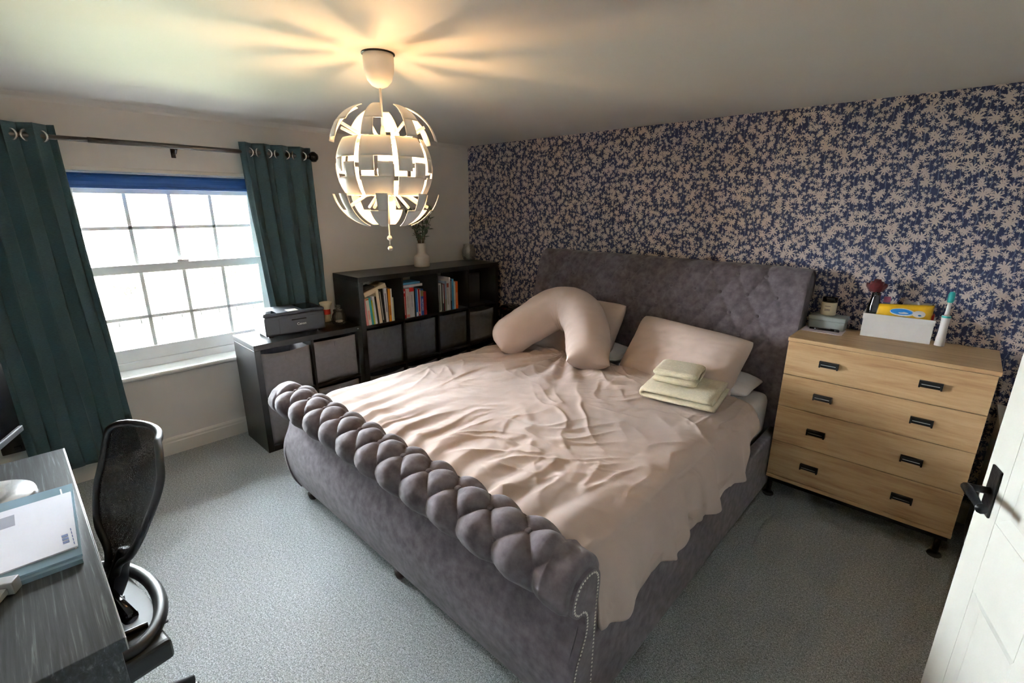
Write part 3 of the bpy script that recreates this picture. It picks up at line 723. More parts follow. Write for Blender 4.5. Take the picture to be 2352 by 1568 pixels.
# mattress
t = thing('mattress', 'white sheeted mattress showing at the right of the pillows', 'mattress', (bxc, -1.30, .30))
box('mattress_body', -.93, .93, -.965, .985, 0, .285, 'sheet', t, .06, 5, True)
#b = bmesh.new(); bm_tube(b, [(-.935, -.96, .255), (.935, -.96, .255), (.935, .98, .255), (-.935, .98, .255), (-.935, -.96, .255)], .006, 6, False); obj('piping', b, 'sheet', t, True)

# duvet: one sheet draped over the mattress and both rails
DY0, DY1 = -2.262, -.63
def duvet(u, v):
    y = DY0 + (DY1-DY0)*v
    xl, xr = 1.135, 3.065; zt = .615
    dropL, dropR = .20, .255
    cut = max(0, (v-.80)/.20)                                # near the head the hem lifts and the corner swings in
    dropR = .255*(1-cut*.95) + .02*nz3(y*5, 1, 4)
    wtop = xr-xl; tot = dropL + wtop + dropR; s = u*tot
    if cut > 0: xr = xr - .0*cut
    rad = .09
    # rounded cross-section
    if s < dropL: x, z = xl-.03*(1-s/dropL)*.3, zt - (dropL-s); k = -1
    elif s > dropL+wtop:
        d = s-dropL-wtop; x, z = xr + .035*(d/.255) , zt - d; k = 1
    else: x, z, k = xl + (s-dropL), zt, 0
    # round the shoulders
    dl = s-dropL; dr = dropL+wtop-s
    for dd, sg in ((dl, -1), (dr, 1)):
        if abs(dd) < rad*1.5:
            f = 1-abs(dd)/(rad*1.5); z -= .034*f*f; x += -sg*.034*f*f if True else 0
    crown = .03*(sin(pi*min(1, max(0, (x-xl)/wtop))))**.6 * (1 if k == 0 else 0)
    z += crown
    # edge at the footboard tucks down
    if v < .06 and k == 0: z -= .05*(1-v/.06)**2
    if v > .97: z -= .02*(v-.97)/.03
    # wrinkles
    if k == 0 or True:
        px, py = 1.80, -.75
        ang = atan2(y-py, x-px); rr = sqrt((x-px)**2+(y-py)**2)
        ray = sin(ang*15 + 2.6*nz3(x*3, y*3, 1)) * exp(-((rr-.32)/.28)**2)
        z += .010*ray*(1 if k == 0 else .3)
        d1 = nz3((x*.85+y*.5)*4.2 + .6*nz3(x*3, y*3, 8), (y*.85-x*.5)*11, 3)
        d2 = nz3((x*.4-y*.9)*4, (y*.4+x*.9)*13 + .8*nz3(x*4, y*4, 2), 6)
        z += .006*(.5-abs(d1))*(.35+abs(nz3(x*1.3, y*1.3, 31))*1.6) + .005*(.5-abs(d2))*(.3+abs(nz3(x*1.5, y*1.5, 41))*1.6) + .008*nz3(x*1.2, y*1.2, 12)
        def crease(ang_, fa, fb, sd, pw=7):
            ca, sa = cos(ang_), sin(ang_); q1 = (x*ca+y*sa); q2 = (-x*sa+y*ca)
            n_ = nz3(q1*fa + sd, q2*fb + .9*nz3(x*3.3+sd, y*3.3, sd), sd); return (1-min(1, abs(n_)*1.6))**pw
        mk = lambda sd: max(0, min(1, .35+1.5*nz3(x*1.8+sd, y*1.8, sd)))
        z += .009*crease(.75, 2.2, 8.5, 2.2)*mk(5) + .008*crease(-.55, 2.4, 9, 7.7)*mk(9) + .007*crease(1.5, 2.5, 10, 12.1)*mk(13)
        hd = exp(-((v-.82)/.22)**2)*max(0, min(1, (2.35-x)/.5)); z += .012*hd*crease(1.05, 2.0, 11, 21.3, 4)
        d3 = nz3((x*.7+y*.7)*7, (y*.7-x*.7)*26 + 1.2*nz3(x*5, y*5, 3), 16); z += .0035*(.4-abs(d3))*max(0, .4+nz3(x*2, y*2, 51)*1.6)
        z += .0015*nz3(x*30, y*14, 5)
        ft = exp(-(v/.2)**2); z += .007*ft*sin(x*46 + 2.2*nz3(x*3, y*4, 4)) * (1 if k == 0 else 0)
    if k == 1:                                              # pleats of the hanging side
        d = (s-dropL-wtop)/.255; wv_ = sin(y*17 + 2.5*nz3(y*2.3, 0, 1)) ; x += .016*d*wv_ + .018*d*nz3(y*9, z*5, 3) + .012*d*sin(y*41+3*nz3(y*4, 1, 1)) + .012*d
        z += .007*d*cos(y*17+1) + .012*d*nz3(y*11, 3, 9) + .006*d*sin(y*41)
        x = max(x, 3.102) if z < .42 else x
    if k == -1:
        d = (dropL-s)/dropL; x -= .012*d*sin(y*15)
    return (x-bxc, y+1.4, z)
t = thing('duvet', 'crumpled beige duvet spread over the bed', 'duvet', (bxc, -1.4, 0))
d_ = obj('duvet_cover', grid_mesh(duvet, 330, 290, name='duvet'), 'duvet', t, True); solid(d_, .022, -1)

# pillows
def pillow(name, label, centre, ax_w, ax_h, w, h, th, m, seed, sag=0, flange=.0, group=None):
    """ax_w, ax_h: unit directions of width and height"""
    t = thing(name, label, 'pillow', centre, 0, group); A = Vector(ax_w).normalized(); B = Vector(ax_h); B = (B - A*A.dot(B)).normalized(); Nn = A.cross(B)
    def half(sg):
        def fn(u, v):
            a = 2*u-1; c = 2*v-1
            pin = 1 - .06*(1-abs(a)**2)*abs(c)**6*1.0; pin2 = 1 - .07*(1-abs(c)**2)*abs(a)**6
            prof = (max(0, 1-abs(a)**2.6)**.55)*(max(0, 1-abs(c)**2.6)**.55)
            wr = .10*nz3(a*2.1+seed, c*2.1, sg) + .06*abs(nz3(a*5+seed, c*5, sg+4)) + .09*nz3(a*9, c*2.2+seed, 2)*(abs(a)**2) + .07*nz3(a*2.2, c*9+seed, 5)*(abs(c)**2)
            wr += .11*(.5-abs(nz3(a*1.6+c*2.4+seed, c*6-a*5, 7)))*abs(a)**1.5 + .05*(.4-abs(nz3(a*9+seed, c*3, 11)))
            tt = th/2*prof*(1+wr); rc = 1-.07*abs(a)**5*abs(c)**5; a *= rc; c *= rc
            return A*(a*w/2*pin2) + B*(c*h/2*pin - sag*(1-c)*.5*prof) + Nn*(sg*tt)
        return fn
    me = grid_mesh(half(1), 64, 48, name='pillow'); b = bmesh.new(); b.from_mesh(me); me2 = grid_mesh(half(-1), 64, 48, name='pillow'); b.from_mesh(me2)
    bmesh.ops.remove_doubles(b, verts=b.verts[:], dist=1e-4); bmesh.ops.recalc_face_normals(b, faces=b.faces[:]); b.to_mesh(me); b.free()
    obj('pillowcase', me, m, t, True); return t
pillow('pillow', 'beige pillow leaning on the headboard next to the towels', (2.545, -.535, .75), (1, -.06, -.055), (0, .60, .77), .76, .45, .23, 'pillow', 3)
pillow('pillow', 'beige pillow behind the curved pillow, against the headboard', (1.69, -.48, .785), (1, -.05, .0), (0, .48, .88), .78, .48, .2, 'pillow', 9)
pillow('pillow', 'white pillow lying flat under the beige pillow by the chest', (2.63, -.47, .645), (1, .03, -.02), (0, 1, -.02), .72, .36, .12, 'sheet', 14)
pillow('pillow', 'white pillow lying flat under the curved beige pillow', (1.80, -.45, .645), (1, .0, 0), (0, 1, -.02), .70, .32, .12, 'sheet', 17)
# curved support pillow
path = spline([(1.415, -1.02, .70), (1.475, -.93, .77), (1.56, -.80, .86), (1.645, -.695, .935), (1.75, -.65, .955), (1.87, -.665, .93), (1.98, -.745, .85), (2.06, -.845, .765), (2.125, -.93, .705)], 110)
fr_ = frames(path)
def vp(u, v):
    i = int(round(u*109)); p = path[i]; t_, n_, b_ = fr_[i]; a = 2*pi*v
    endf = min(1, u/.13, (1-u)/.13); R = .135*(1 + .13*sin(pi*u)**2)
    flat = .10 + .90*sqrt(max(0, 1-(1-endf)**2)); Rn = R*flat; Rb = R*(.86 + .14*endf) if endf < 1 else R
    if endf < 1: Rb = R*(1 - .10*sin(pi*endf)*(1-endf) + .03*(1-endf))
    inside = max(0, cos(a + 0) * -1)
    wr = .05*nz3(u*9, cos(a)*1.5, sin(a)*1.5) + .035*(.4-abs(nz3(u*16+cos(a)*3, sin(a)*4, 3))) + .06*inside*sin(u*60 + 2*nz3(u*8, 1, 2))*exp(-((u-.48)/.16)**2) + .02*nz3(u*30, cos(a)*2, sin(a)*2)
    return tuple(p + n_*(Rn*(1+wr)*cos(a)) + b_*(Rb*(1+wr)*sin(a)) - Vector((1.76, -.8, .62)))
t = thing('support_pillow', 'beige curved boomerang pillow arched over the head of the bed', 'pillow', (1.76, -.8, .62))
me = grid_mesh(vp, 110, 48, False, True, 'support'); b = bmesh.new(); b.from_mesh(me); b.verts.ensure_lookup_table()
b.faces.new([b.verts[k] for k in range(48)]); b.faces.new([b.verts[109*48+k] for k in range(48)][::-1]); bmesh.ops.recalc_face_normals(b, faces=b.faces[:]); b.to_mesh(me); b.free()
obj('pillowcase', me, 'pillow', t, True)

# folded towels: a ribbon folded back and forth, fold along local x, open towards local y
def towel(label, loc, rz, L, Wd, layers, th, gap, seed, order):
    t = thing('folded_towel', label, 'towel', loc, rz); pts = []
    zc = th/2
    for k in range(layers):
        a0, a1 = (-Wd/2, Wd/2) if k % 2 == 0 else (Wd/2, -Wd/2)
        for i in range(14): pts.append((a0+(a1-a0)*i/13*(1 if k < layers-1 else .97), zc))
        if k < layers-1:
            sx = 1 if a1 > 0 else -1; st_ = th+gap
            for i in range(1, 6): pts.append((a1 + sx*st_/2*sin(pi*i/6), zc + st_/2*(1-cos(pi*i/6))))
            zc += st_
    n = len(pts); b = bmesh.new(); NX = 40; top, bot = [], []
    for i, (y_, z_) in enumerate(pts):
        y0, z0 = pts[max(0, i-1)]; y1, z1 = pts[min(n-1, i+1)]; L_ = max(1e-6, sqrt((y1-y0)**2+(z1-z0)**2)); ny, nz_ = -(z1-z0)/L_, (y1-y0)/L_
        rt, rb = [], []
        for j in range(NX+1):
            x = (j/NX-.5)*L; sl = .004*nz3(x*9+seed, y_*9, z_*30); e = (1-abs(2*j/NX-1)**10*.75)*(1+.22*nz3(x*14+seed, y_*14, z_*20))
            sg = .006*nz3(x*4, y_*4, seed)
            ht = th/2*e*.97
            rt.append(b.verts.new((x, y_+ny*ht, z_+nz_*ht+sl*.3+sg*(z_/.06)))); rb.append(b.verts.new((x, y_-ny*ht, z_-nz_*ht+sl*.3+sg*(z_/.06))))
        top.append(rt); bot.append(rb)
    for i in range(n-1):
        for j in range(NX):
            b.faces.new((top[i][j], top[i+1][j], top[i+1][j+1], top[i][j+1])); b.faces.new((bot[i][j+1], bot[i+1][j+1], bot[i+1][j], bot[i][j]))
        b.faces.new((top[i][0], bot[i][0], bot[i+1][0], top[i+1][0])); b.faces.new((top[i][NX], top[i+1][NX], bot[i+1][NX], bot[i][NX]))
    for i in (0, n-1):
        for j in range(NX): b.faces.new((top[i][j], top[i][j+1], bot[i][j+1], bot[i][j]))
    bmesh.ops.recalc_face_normals(b, faces=b.faces[:])
    obj('terry_cloth', b, 'towel', t, True); return t
towel('large cream folded bath towel lying on the duvet', (2.745, -.885, .653), radians(98), .36, .36, 2, .035, .000, 3, 0)
towel('small cream folded towel on top of the bath towel', (2.675, -.85, .726), radians(12), .235, .22, 2, .032, .004, 8, 0)

# black bag between shelf unit and bed
t = thing('bag', 'black bag standing between the shelf unit and the headboard', 'bag', (.80, -.20, 0))
b = bmesh.new(); bm_box(b, -.13, .14, -.12, .12, 0, .78, .04, 3)
for v in b.verts:
    f = v.co.z/.78; v.co.x *= 1-.2*f; v.co.y *= 1-.35*f; v.co.x += .02*nz3(v.co.y*8, v.co.z*8)
obj('body', b, 'gloss_black', t, True); tube('handle', spline([(-.06, -.075, .70), (-.05, -.09, .62), (0, -.10, .58), (.05, -.09, .62), (.06, -.075, .70)], 20), .012, 'blackplastic', t)

# ------------------------------------------------------------------ chest of drawers
cx0, cx1 = 3.10, 3.918; cw = cx1-cx0; cyf = -.467; ct = .973
ch = thing('chest_of_drawers', 'light oak four drawer chest on a black metal frame beside the bed', 'chest of drawers', ((cx0+cx1)/2, -.245, 0)); cxm = (cx0+cx1)/2; cym = -.245
Lb = lambda n, x0, x1, y0, y1, z0, z1, m, p=ch, bv=.0015: box(n, x0-cxm, x1-cxm, y0-cym, y1-cym, z0, z1, m, p, bv)
Lb('top_panel', cx0-.002, cx1+.006, cyf-.006, -.022, ct-.02, ct, 'oaktop')
Lb('side_panel', cx0, cx0+.016, cyf+.016, -.025, .13, ct-.02, 'oak'); Lb('side_panel', cx1-.016, cx1, cyf+.016, -.025, .13, ct-.02, 'oak')
Lb('rear_panel', cx0+.016, cx1-.016, -.032, -.026, .14, ct-.02, 'oak'); Lb('bottom_panel', cx0, cx1, cyf, -.025, .126, .148, 'oak')
zs = [(.151, .362), (.366, .577), (.581, .762), (.766, .950)]
for i, (z0, z1) in enumerate(zs):
    d = Lb('drawer', cx0+.001, cx1-.001, cyf, cyf+.017, z0, z1, 'oak')
    zc = [.255, .467, .672, .857][i]
    for xh in (3.303, 3.709):
        b = bmesh.new(); X = xh-cxm; Y = cyf-cym
        bm_box(b, X-.043, X+.043, Y-.003, Y+.0, zc-.017, zc+.017, .001); bm_box(b, X-.043, X+.043, Y-.02, Y, zc+.010, zc+.017, .002)
        bm_box(b, X-.043, X-.036, Y-.018, Y, zc-.017, zc+.012, .002); bm_box(b, X+.036, X+.043, Y-.018, Y, zc-.017, zc+.012, .002); bm_box(b, X-.038, X+.038, Y-.022, Y-.014, zc-.003, zc+.012, .003)
        h = obj('handle', b, 'blackmetal', d); h['label'] = 'black metal cup handle'
        box('handle_edge', X-.033, X+.033, Y-.0235, Y-.021, zc+.001, zc+.004, 'steel', d, 0)
Lb('base_frame', cx0+.01, cx1-.01, cyf+.012, cyf+.037, .10, .126, 'blackmetal'); Lb('base_frame', cx0+.01, cx1-.01, -.06, -.035, .10, .126, 'blackmetal')
Lb('base_frame', cx0+.01, cx0+.035, cyf+.037, -.06, .10, .126, 'blackmetal'); Lb('base_frame', cx1-.035, cx1-.01, cyf+.037, -.06, .10, .126, 'blackmetal')
for lx in (cx0+.02, cx1-.04):
    for ly in (cyf+.03, -.055):
        leg = lathe('leg', [(0, .01), (.013, .01), (.013, .101), (0, .101)], 'blackmetal', ch, 14, (lx-cxm, ly-cym, 0))
        lathe('foot', [(0, 0), (.028, 0), (.03, .004), (.027, .011), (.014, .014), (0, .014)], 'blackplastic', leg, 20, (lx-cxm, ly-cym, 0))
# on the chest
t = thing('card_sheet', 'pale pink card lying under the grey tin on the chest', 'card', (3.205, -.175, ct+.0005), .02)
box('sheet', -.10, .095, -.075, .075, 0, .002, 'pinkpaper', t, 0)
t = thing('tin_box', 'sage grey lidded tin on the oak chest', 'tin', (3.205, -.1, ct+.003))
box('base', -.088, .088, -.058, .058, 0, .05, 'greybox', t, .006); box('lid', -.092, .092, -.062, .062, .048, .074, 'greybox', t, .008, 3)
t = thing('pen', 'black pen lying in front of the grey tin', 'pen', (3.205, -.188, ct+.009), .06)
tube('barrel', [(-.07, 0, 0), (.05, 0, 0)], .006, 'gloss_black', t); tube('cap', [(.05, 0, 0), (.074, 0, 0)], .0066, 'blackplastic', t); box('clip', .03, .07, -.0015, .0015, .006, .009, 'blackplastic', t, 0)
t = thing('candle', 'cream candle jar with black lid on the grey tin', 'candle', (3.193, -.085, ct+.078))
lathe('jar', [(0, 0), (.036, 0), (.039, .004), (.039, .07), (.036, .074), (0, .074)], 'wax', t); lathe('lid', [(0, .104), (.034, .103), (.037, .1), (.037, .074), (0, .074)], 'gloss_black', t)
b = bmesh.new()
for z in (.052, .034, .028): bm_prism(b, [(.0395*sin(a), -.0395*cos(a)) for a in [(-.35+.7*k/8) for k in range(9)]] + [(.039*sin(a), -.039*cos(a)) for a in [(.35-.7*k/8) for k in range(9)]], 'z', z, z+.0025)
obj('label_print', b, 'greyplastic', t)
t = thing('storage_caddy', 'white plastic caddy full of toiletries on the oak chest', 'caddy', (3.512, -.085, ct+.001), .08)
b = bmesh.new(); w_, d_2, h_ = .147, .06, .125
bm_box(b, -w_, w_, -d_2, -d_2+.004, 0, h_, .001); bm_box(b, -w_, w_, d_2-.004, d_2, 0, h_, .001); bm_box(b, -w_, -w_+.004, -d_2+.004, d_2-.004, 0, h_, .001); bm_box(b, w_-.004, w_, -d_2+.004, d_2-.004, 0, h_, .001)
obj('wall', b, 'white', t); box('base', -w_+.004, w_-.004, -d_2+.004, d_2-.004, 0, .004, 'white', t, 0)
b = bmesh.new(); bm_box(b, -w_-.003, w_+.003, -d_2-.003, -d_2, h_-.028, h_, .001); bm_box(b, -w_-.003, w_+.003, d_2, d_2+.003, h_-.028, h_, .001); bm_box(b, -w_-.003, -w_, -d_2, d_2, h_-.028, h_, .001); bm_box(b, w_, w_+.003, -d_2, d_2, h_-.028, h_, .001); obj('rim', b, 'white', t)
# flower in dark bottle (standing in the caddy)
t = thing('glass_bottle', 'dark green glass bottle holding a rose, in the caddy', 'bottle', (3.40, -.093, ct+.006))
lathe('bottle_body', [(0, 0), (.026, 0), (.029, .006), (.029, .15), (.024, .18), (.021, .2), (.021, .222), (.023, .226), (.019, .226), (.018, .2), (.025, .15), (.025, .008), (0, .006)], 'greenglass', t)
t = thing('rose', 'dark red rose in the green bottle', 'flower', (3.40, -.093, ct+.02))
tube('stem', [(0, 0, 0), (.003, 0, .12), (-.006, 0, .235)], .004, 'leafdark', t)
rnd = random.Random(2)
for ring, (cnt, R_, zz, ti) in enumerate(((5, .005, .258, .0), (6, .012, .252, .08), (8, .019, .246, .22), (9, .024, .24, .42))):
    for k in range(cnt):
        a = 2*pi*k/cnt + ring*.4
        me = grid_mesh(lambda u, v: ((u-.5)*.038*(1-.25*(2*v-1)**2), .006*sin(pi*u) + .012*v*(ring*.35) - .012*v*v + .003*rnd.uniform(-1, 1), v*.046), 5, 4, name='petal')
        o = obj('petal', me, 'rosered', t, True); o.location = (R_*cos(a)-.006, R_*sin(a), zz-.02); o.rotation_euler = (-ti, 0, a-pi/2+pi*0)
t = thing('spray_bottle', 'violet squeeze bottle with pink cap in the caddy', 'bottle', (3.447, -.05, ct+.006))
lathe('bottle_body', [(0, 0), (.024, 0), (.028, .006), (.028, .11), (.026, .14), (.017, .17), (.014, .175), (0, .175)], 'purple', t); lathe('cap', [(0, .205), (.014, .204), (.016, .2), (.016, .175), (0, .175)], 'pink', t)
t = thing('wipes_packet', 'yellow wipes packet with blue oval logo lying in the caddy', 'packet', (3.525, -.095, ct+.075), .06)
def pk(sg):
    def fn(u, v):
        a, c = 2*u-1, 2*v-1; pr = (max(0, 1-abs(a)**3)**.6)*(max(0, 1-abs(c)**2.4)**.6)
        return (a*.122, sg*.026*pr*(1+.2*nz3(a*3, c*3, sg)), c*.055 + .055 + .01*a)
    return fn
me = grid_mesh(pk(-1), 30, 16, name='packet'); b = bmesh.new(); b.from_mesh(me); b.from_mesh(grid_mesh(pk(1), 30, 16)); bmesh.ops.remove_doubles(b, verts=b.verts[:], dist=1e-4); bmesh.ops.recalc_face_normals(b, faces=b.faces[:]); b.to_mesh(me); b.free()
obj('film_wrap', me, 'yellow', t, True)
def decal(cx, cz, rx, rz, m, off=.0012):
    vs = [(cx+rx*cos(2*pi*k/28), cz+rz*sin(2*pi*k/28)) for k in range(28)]; b = bmesh.new(); vv = []
    for x, z in vs:
        a, c = x/.122, (z-.055-.01*x/.122)/.055; pr = (max(0, 1-abs(a)**3)**.6)*(max(0, 1-abs(c)**2.4)**.6); vv.append(b.verts.new((x, -.026*pr*(1+.2*nz3(a*3, c*3, -1))-off, z)))
    a, c = cx/.122, (cz-.055)/.055; cc = b.verts.new((cx, -.0275-off, cz))
    for k in range(28): b.faces.new((vv[k], vv[(k+1) % 28], cc))
    return obj('printed_logo', b, m, t, True)
decal(0, .072, .052, .020, 'white', .0010); decal(-.004, .074, .046, .015, 'blue', .0022); decal(-.004, .070, .030, .005, 'white', .0034); decal(.068, .07, .026, .018, 'white', .001); decal(.07, .066, .012, .009, 'blue', .0022)
t = thing('red_box', 'small dark red box sticking out of the caddy', 'box', (3.635, -.06, ct+.085)); b = bmesh.new(); bm_box(b, -.02, .02, -.03, .03, 0, .058, .003)
o = obj('carton', b, 'red', t); box('flap', -.018, .018, -.028, .028, .058, .06, 'red', t, 0)
t = thing('clear_bag', 'crumpled clear plastic bag behind the wipes packet', 'bag', (3.55, -.045, ct+.08))
obj('film', grid_mesh(lambda u, v: ((u-.5)*.12+.03*v, .02*nz3(u*4, v*4, 1)+.012*sin(6*u), v*.125*(1-.25*u*(1-u)) + .02*nz3(u*5, 2, v*3)), 20, 16, name='film'), 'film', t, True)
t = thing('toothbrush', 'white electric toothbrush with teal band beside the caddy', 'toothbrush', (3.70, -.125, ct+.001))
lathe('handle_body', [(0, 0), (.02, 0), (.021, .003), (.0165, .08), (.0175, .148), (.017, .156), (0, .158)], 'white', t); lathe('band', [(.0178, .146), (.0186, .15), (.0178, .156)], 'teal', t)
lathe('brush_stem', [(0, .157), (.0105, .158), (.0085, .18), (.0075, .222), (0, .222)], 'white', t); lathe('head_cap', [(0, .222), (.011, .223), (.0135, .232), (.0135, .262), (.01, .274), (0, .278)], 'teal', t)

# ------------------------------------------------------------------ pendant lamp
LX, LY, LZ = 1.957, -2.19, 1.79; R = .185
lp = thing('pendant_lamp', 'white exploding globe pendant lamp, lit, hanging above the bed', 'lamp', (LX, LY, LZ))
rose = lathe('ceiling_cup', [(0, .288), (.012, .289), (.03, .297), (.046, .315), (.055, .345), (.057, .372), (.057, .402), (.0, .402)], 'lampwhite', lp, 32)
lathe('cup_gap', [(.05, .402), (.062, .403), (.062, .407), (.05, .407)], 'blackmetal', lp, 32)
tube('cord', [(0, 0, .29), (0, 0, .12)], .0045, 'cordwhite', lp, 8); lathe('cord_grip', [(0, .12), (.012, .118), (.009, .14), (.005, .155), (0, .156)], 'lampwhite', lp, 16)
lathe('hub', [(0, .12), (.022, .12), (.026, .112), (.026, .098), (.018, .09), (.016, .055), (0, .05)], 'lampwhite', lp, 24)
blb = lathe('bulb', [(0, .046), (.012, .045), (.014, .03), (.026, .012), (.032, -.008), (.03, -.026), (.018, -.04), (0, -.045)], 'bulb', lp, 24)
tube('lower_tube', [(0, 0, -.09), (0, 0, -.215)], .0065, 'lampwhite', lp, 12)
lathe('lower_hub', [(0, -.075), (.02, -.078), (.022, -.09), (.012, -.1), (0, -.102)], 'lampwhite', lp, 24)
tube('pull_cord', [(0, 0, -.215), (.0, 0, -.3)], .0022, 'cordwhite', lp, 6); tube('pull_cord', [(0.0, 0, -.215), (.004, 0, -.26), (.002, .004, -.268)], .0018, 'cordwhite', lp, 6)
def ball(name, z): return lathe(name, [(.0105*sin(pi*k/10), z-.0105*cos(pi*k/10)) for k in range(11)], 'lampwhite', lp, 16)
ball('cord_ball', -.272); ball('cord_ball', -.315)
HW = radians(45)/2*.87
def patch_mesh(parts, Rr, cz):
    """parts: (lat0, lat1, lonfrac0, lonfrac1) sharing a grid -> one spherical sheet"""
    b = bmesh.new(); cache = {}
    def V(la, lo):
        k = (round(la, 3), round(lo, 4))
        if k not in cache: cache[k] = b.verts.new((Rr*cos(radians(la))*cos(lo)+(.048 if cz else 0), Rr*cos(radians(la))*sin(lo), cz+Rr*sin(radians(la))))
        return cache[k]
    for la0, la1, l0, l1 in parts:
        nla = max(2, int(abs(la1-la0)/3)); nlo = max(2, int(abs(l1-l0)*5))
        for i in range(nla):
            for j in range(nlo):
                a0, a1 = la0+(la1-la0)*i/nla, la0+(la1-la0)*(i+1)/nla; o0, o1 = (l0+(l1-l0)*j/nlo)*HW, (l0+(l1-l0)*(j+1)/nlo)*HW
                try: b.faces.new((V(a0, o0), V(a0, o1), V(a1, o1), V(a1, o0)))
                except ValueError: pass
    bmesh.ops.recalc_face_normals(b, faces=b.faces[:])
    d = bpy.data.meshes.new('panel'); b.to_mesh(d); b.free(); d.materials.append(MT['lampwhite'])
    for p in d.polygons: p.use_smooth = True
    return d
up = patch_mesh([(36, 74, -.74, .74), (13, 36, -.74, .04)], .165, .062)
mu = patch_mesh([(10, 34, -1, 1), (-6, 10, -1, -.1)], R, 0)
ml = patch_mesh([(-34, -12, -1, 1), (-12, 4, .1, 1)], R, 0)
dn = patch_mesh([(-74, -37, -.74, .74), (-37, -13, -.04, .74)], .165, -.062)
strut = bmesh.new(); bm_tube(strut, [(.02, 0, .10), (.09, 0, .115), (.165, .0, .15)], .006, 6); sd1 = bpy.data.meshes.new('strut'); strut.to_mesh(sd1); strut.free(); sd1.materials.append(MT['lampwhite'])
strut = bmesh.new(); bm_tube(strut, [(.016, 0, -.09), (.09, 0, -.105), (.165, .0, -.15)], .006, 6); sd2 = bpy.data.meshes.new('strut'); strut.to_mesh(sd2); strut.free(); sd2.materials.append(MT['lampwhite'])
strut = bmesh.new(); bm_tube(strut, [(.02, 0, .10), (.10, 0, .085), (.176, .0, .05)], .005, 6); bm_tube(strut, [(.018, 0, -.085), (.10, 0, -.08), (.176, 0, -.05)], .005, 6); sd3 = bpy.data.meshes.new('strut'); strut.to_mesh(sd3); strut.free(); sd3.materials.append(MT['lampwhite'])
AO = radians(-43)
for k in range(8):
    a = AO + k*pi/4
    for nm, d in (('upper_petal', up), ('globe_panel', mu), ('globe_panel', ml), ('lower_petal', dn)):
        o = bpy.data.objects.new(nm, d); C.objects.link(o); o.parent = lp; o.rotation_euler = (0, 0, a + (.0 if nm != 'x' else 0)); solid(o, .003, 0)
    for d in (sd1, sd2, sd3):
        o = bpy.data.objects.new('strut', d); C.objects.link(o); o.parent = lp; o.rotation_euler = (0, 0, a-.12)

# ------------------------------------------------------------------ desk and what stands on it
dk = thing('desk', 'black ash effect desk along the wall under the monitor', 'desk', (1.93, -3.55, 0)); DZ = .745
Db = lambda n, x0, x1, y0, y1, z0, z1, m, bv=.002: box(n, x0-1.93, x1-1.93, y0+3.55, y1+3.55, z0, z1, m, dk, bv)
Db('desktop', 1.325, 2.54, -3.82, -3.290, DZ-.034, DZ, 'desk'); Db('front_edging', 1.325, 2.54, -3.290, -3.2875, DZ-.034, DZ-.001, 'steel', .0005)
Db('end_panel', 2.52, 2.538, -3.81, -3.30, 0, DZ-.034, 'desk'); Db('end_panel', 1.33, 1.348, -3.81, -3.30, 0, DZ-.034, 'desk'); Db('rear_panel', 1.348, 2.52, -3.81, -3.796, .35, DZ-.034, 'desk')
mt = thing('monitor', 'black computer monitor on the desk', 'monitor', (1.62, -3.50, DZ), radians(-22.2))
box('screen', -.285, .285, -.012, .012, .135, .47, 'gloss_black', mt, .004); box('bezel', -.285, .285, .012, .018, .120, .140, 'greyplastic', mt, .003); box('stand_neck', -.03, .03, -.035, -.012, .01, .26, 'blackplastic', mt, .006)
mb = lathe('stand_base', [(0, 0), (.118, 0), (.122, .004), (.118, .012), (.05, .018), (0, .02)], 'chrome', mt, 40)
def sheet(name, label, cat, pts, z, th, m, group=None):
    cx = sum(p[0] for p in pts)/4; cy = sum(p[1] for p in pts)/4; t = thing(name, label, cat, (cx, cy, z), 0, group); b = bmesh.new(); bm_prism(b, [(x-cx, y-cy) for x, y in pts], 'z', 0, th); return t, b, (cx, cy)
q = [(1.713, -3.297), (2.170, -3.318), (2.150, -3.60), (1.695, -3.58)]
t, b, c = sheet('plastic_folder', 'pale blue plastic document folder at the bottom of the pile', 'folder', [(x+.012, y-.002) for x, y in q], DZ+.0005, .012, 'folder'); obj('cover', b, 'folder', t)
b = bmesh.new(); bm_prism(b, [(x*.985, y*.985) for x, y in [(px-c[0], py-c[1]) for px, py in q]], 'z', .003, .0125); obj('papers', b, 'paper', t)
t, b, c = sheet('plastic_folder', 'pale blue plastic wallet under the white envelope', 'folder', q, DZ+.0135, .006, 'folder'); obj('cover', b, 'folder', t)
box('seam', -.2, .2, .12, .124, .006, .0068, 'white', t, 0)
q2 = [(1.780, -3.306), (2.128, -3.322), (2.118, -3.60), (1.77, -3.585)]
t, b, c = sheet('envelope', 'white windowed envelope lying on the blue folders', 'envelope', q2, DZ+.020, .004, 'paper'); obj('paper', b, 'paper', t)
box('address_window', -.13, -.06, -.09, .02, .004, .0046, 'window_film', t, 0)
for k in range(3): box('postmark', .095+.018*k, .108+.018*k, .105, .118, .004, .0046, 'navyprint', t, 0)
for k in range(5): box('postmark', .07+.02*k, .084+.02*k, .125, .127, .004, .0046, 'navyprint', t, 0)
t = thing('metal_bar', 'brushed metal bar handle with square end lying in front of the folders', 'metal bar', (2.225, -3.47, DZ+.001), radians(62))
box('bar', -.02, .0, -.12, .03, .006, .022, 'steel', t, .003); box('end_block', -.03, .01, .03, .06, 0, .034, 'steel', t, .003)

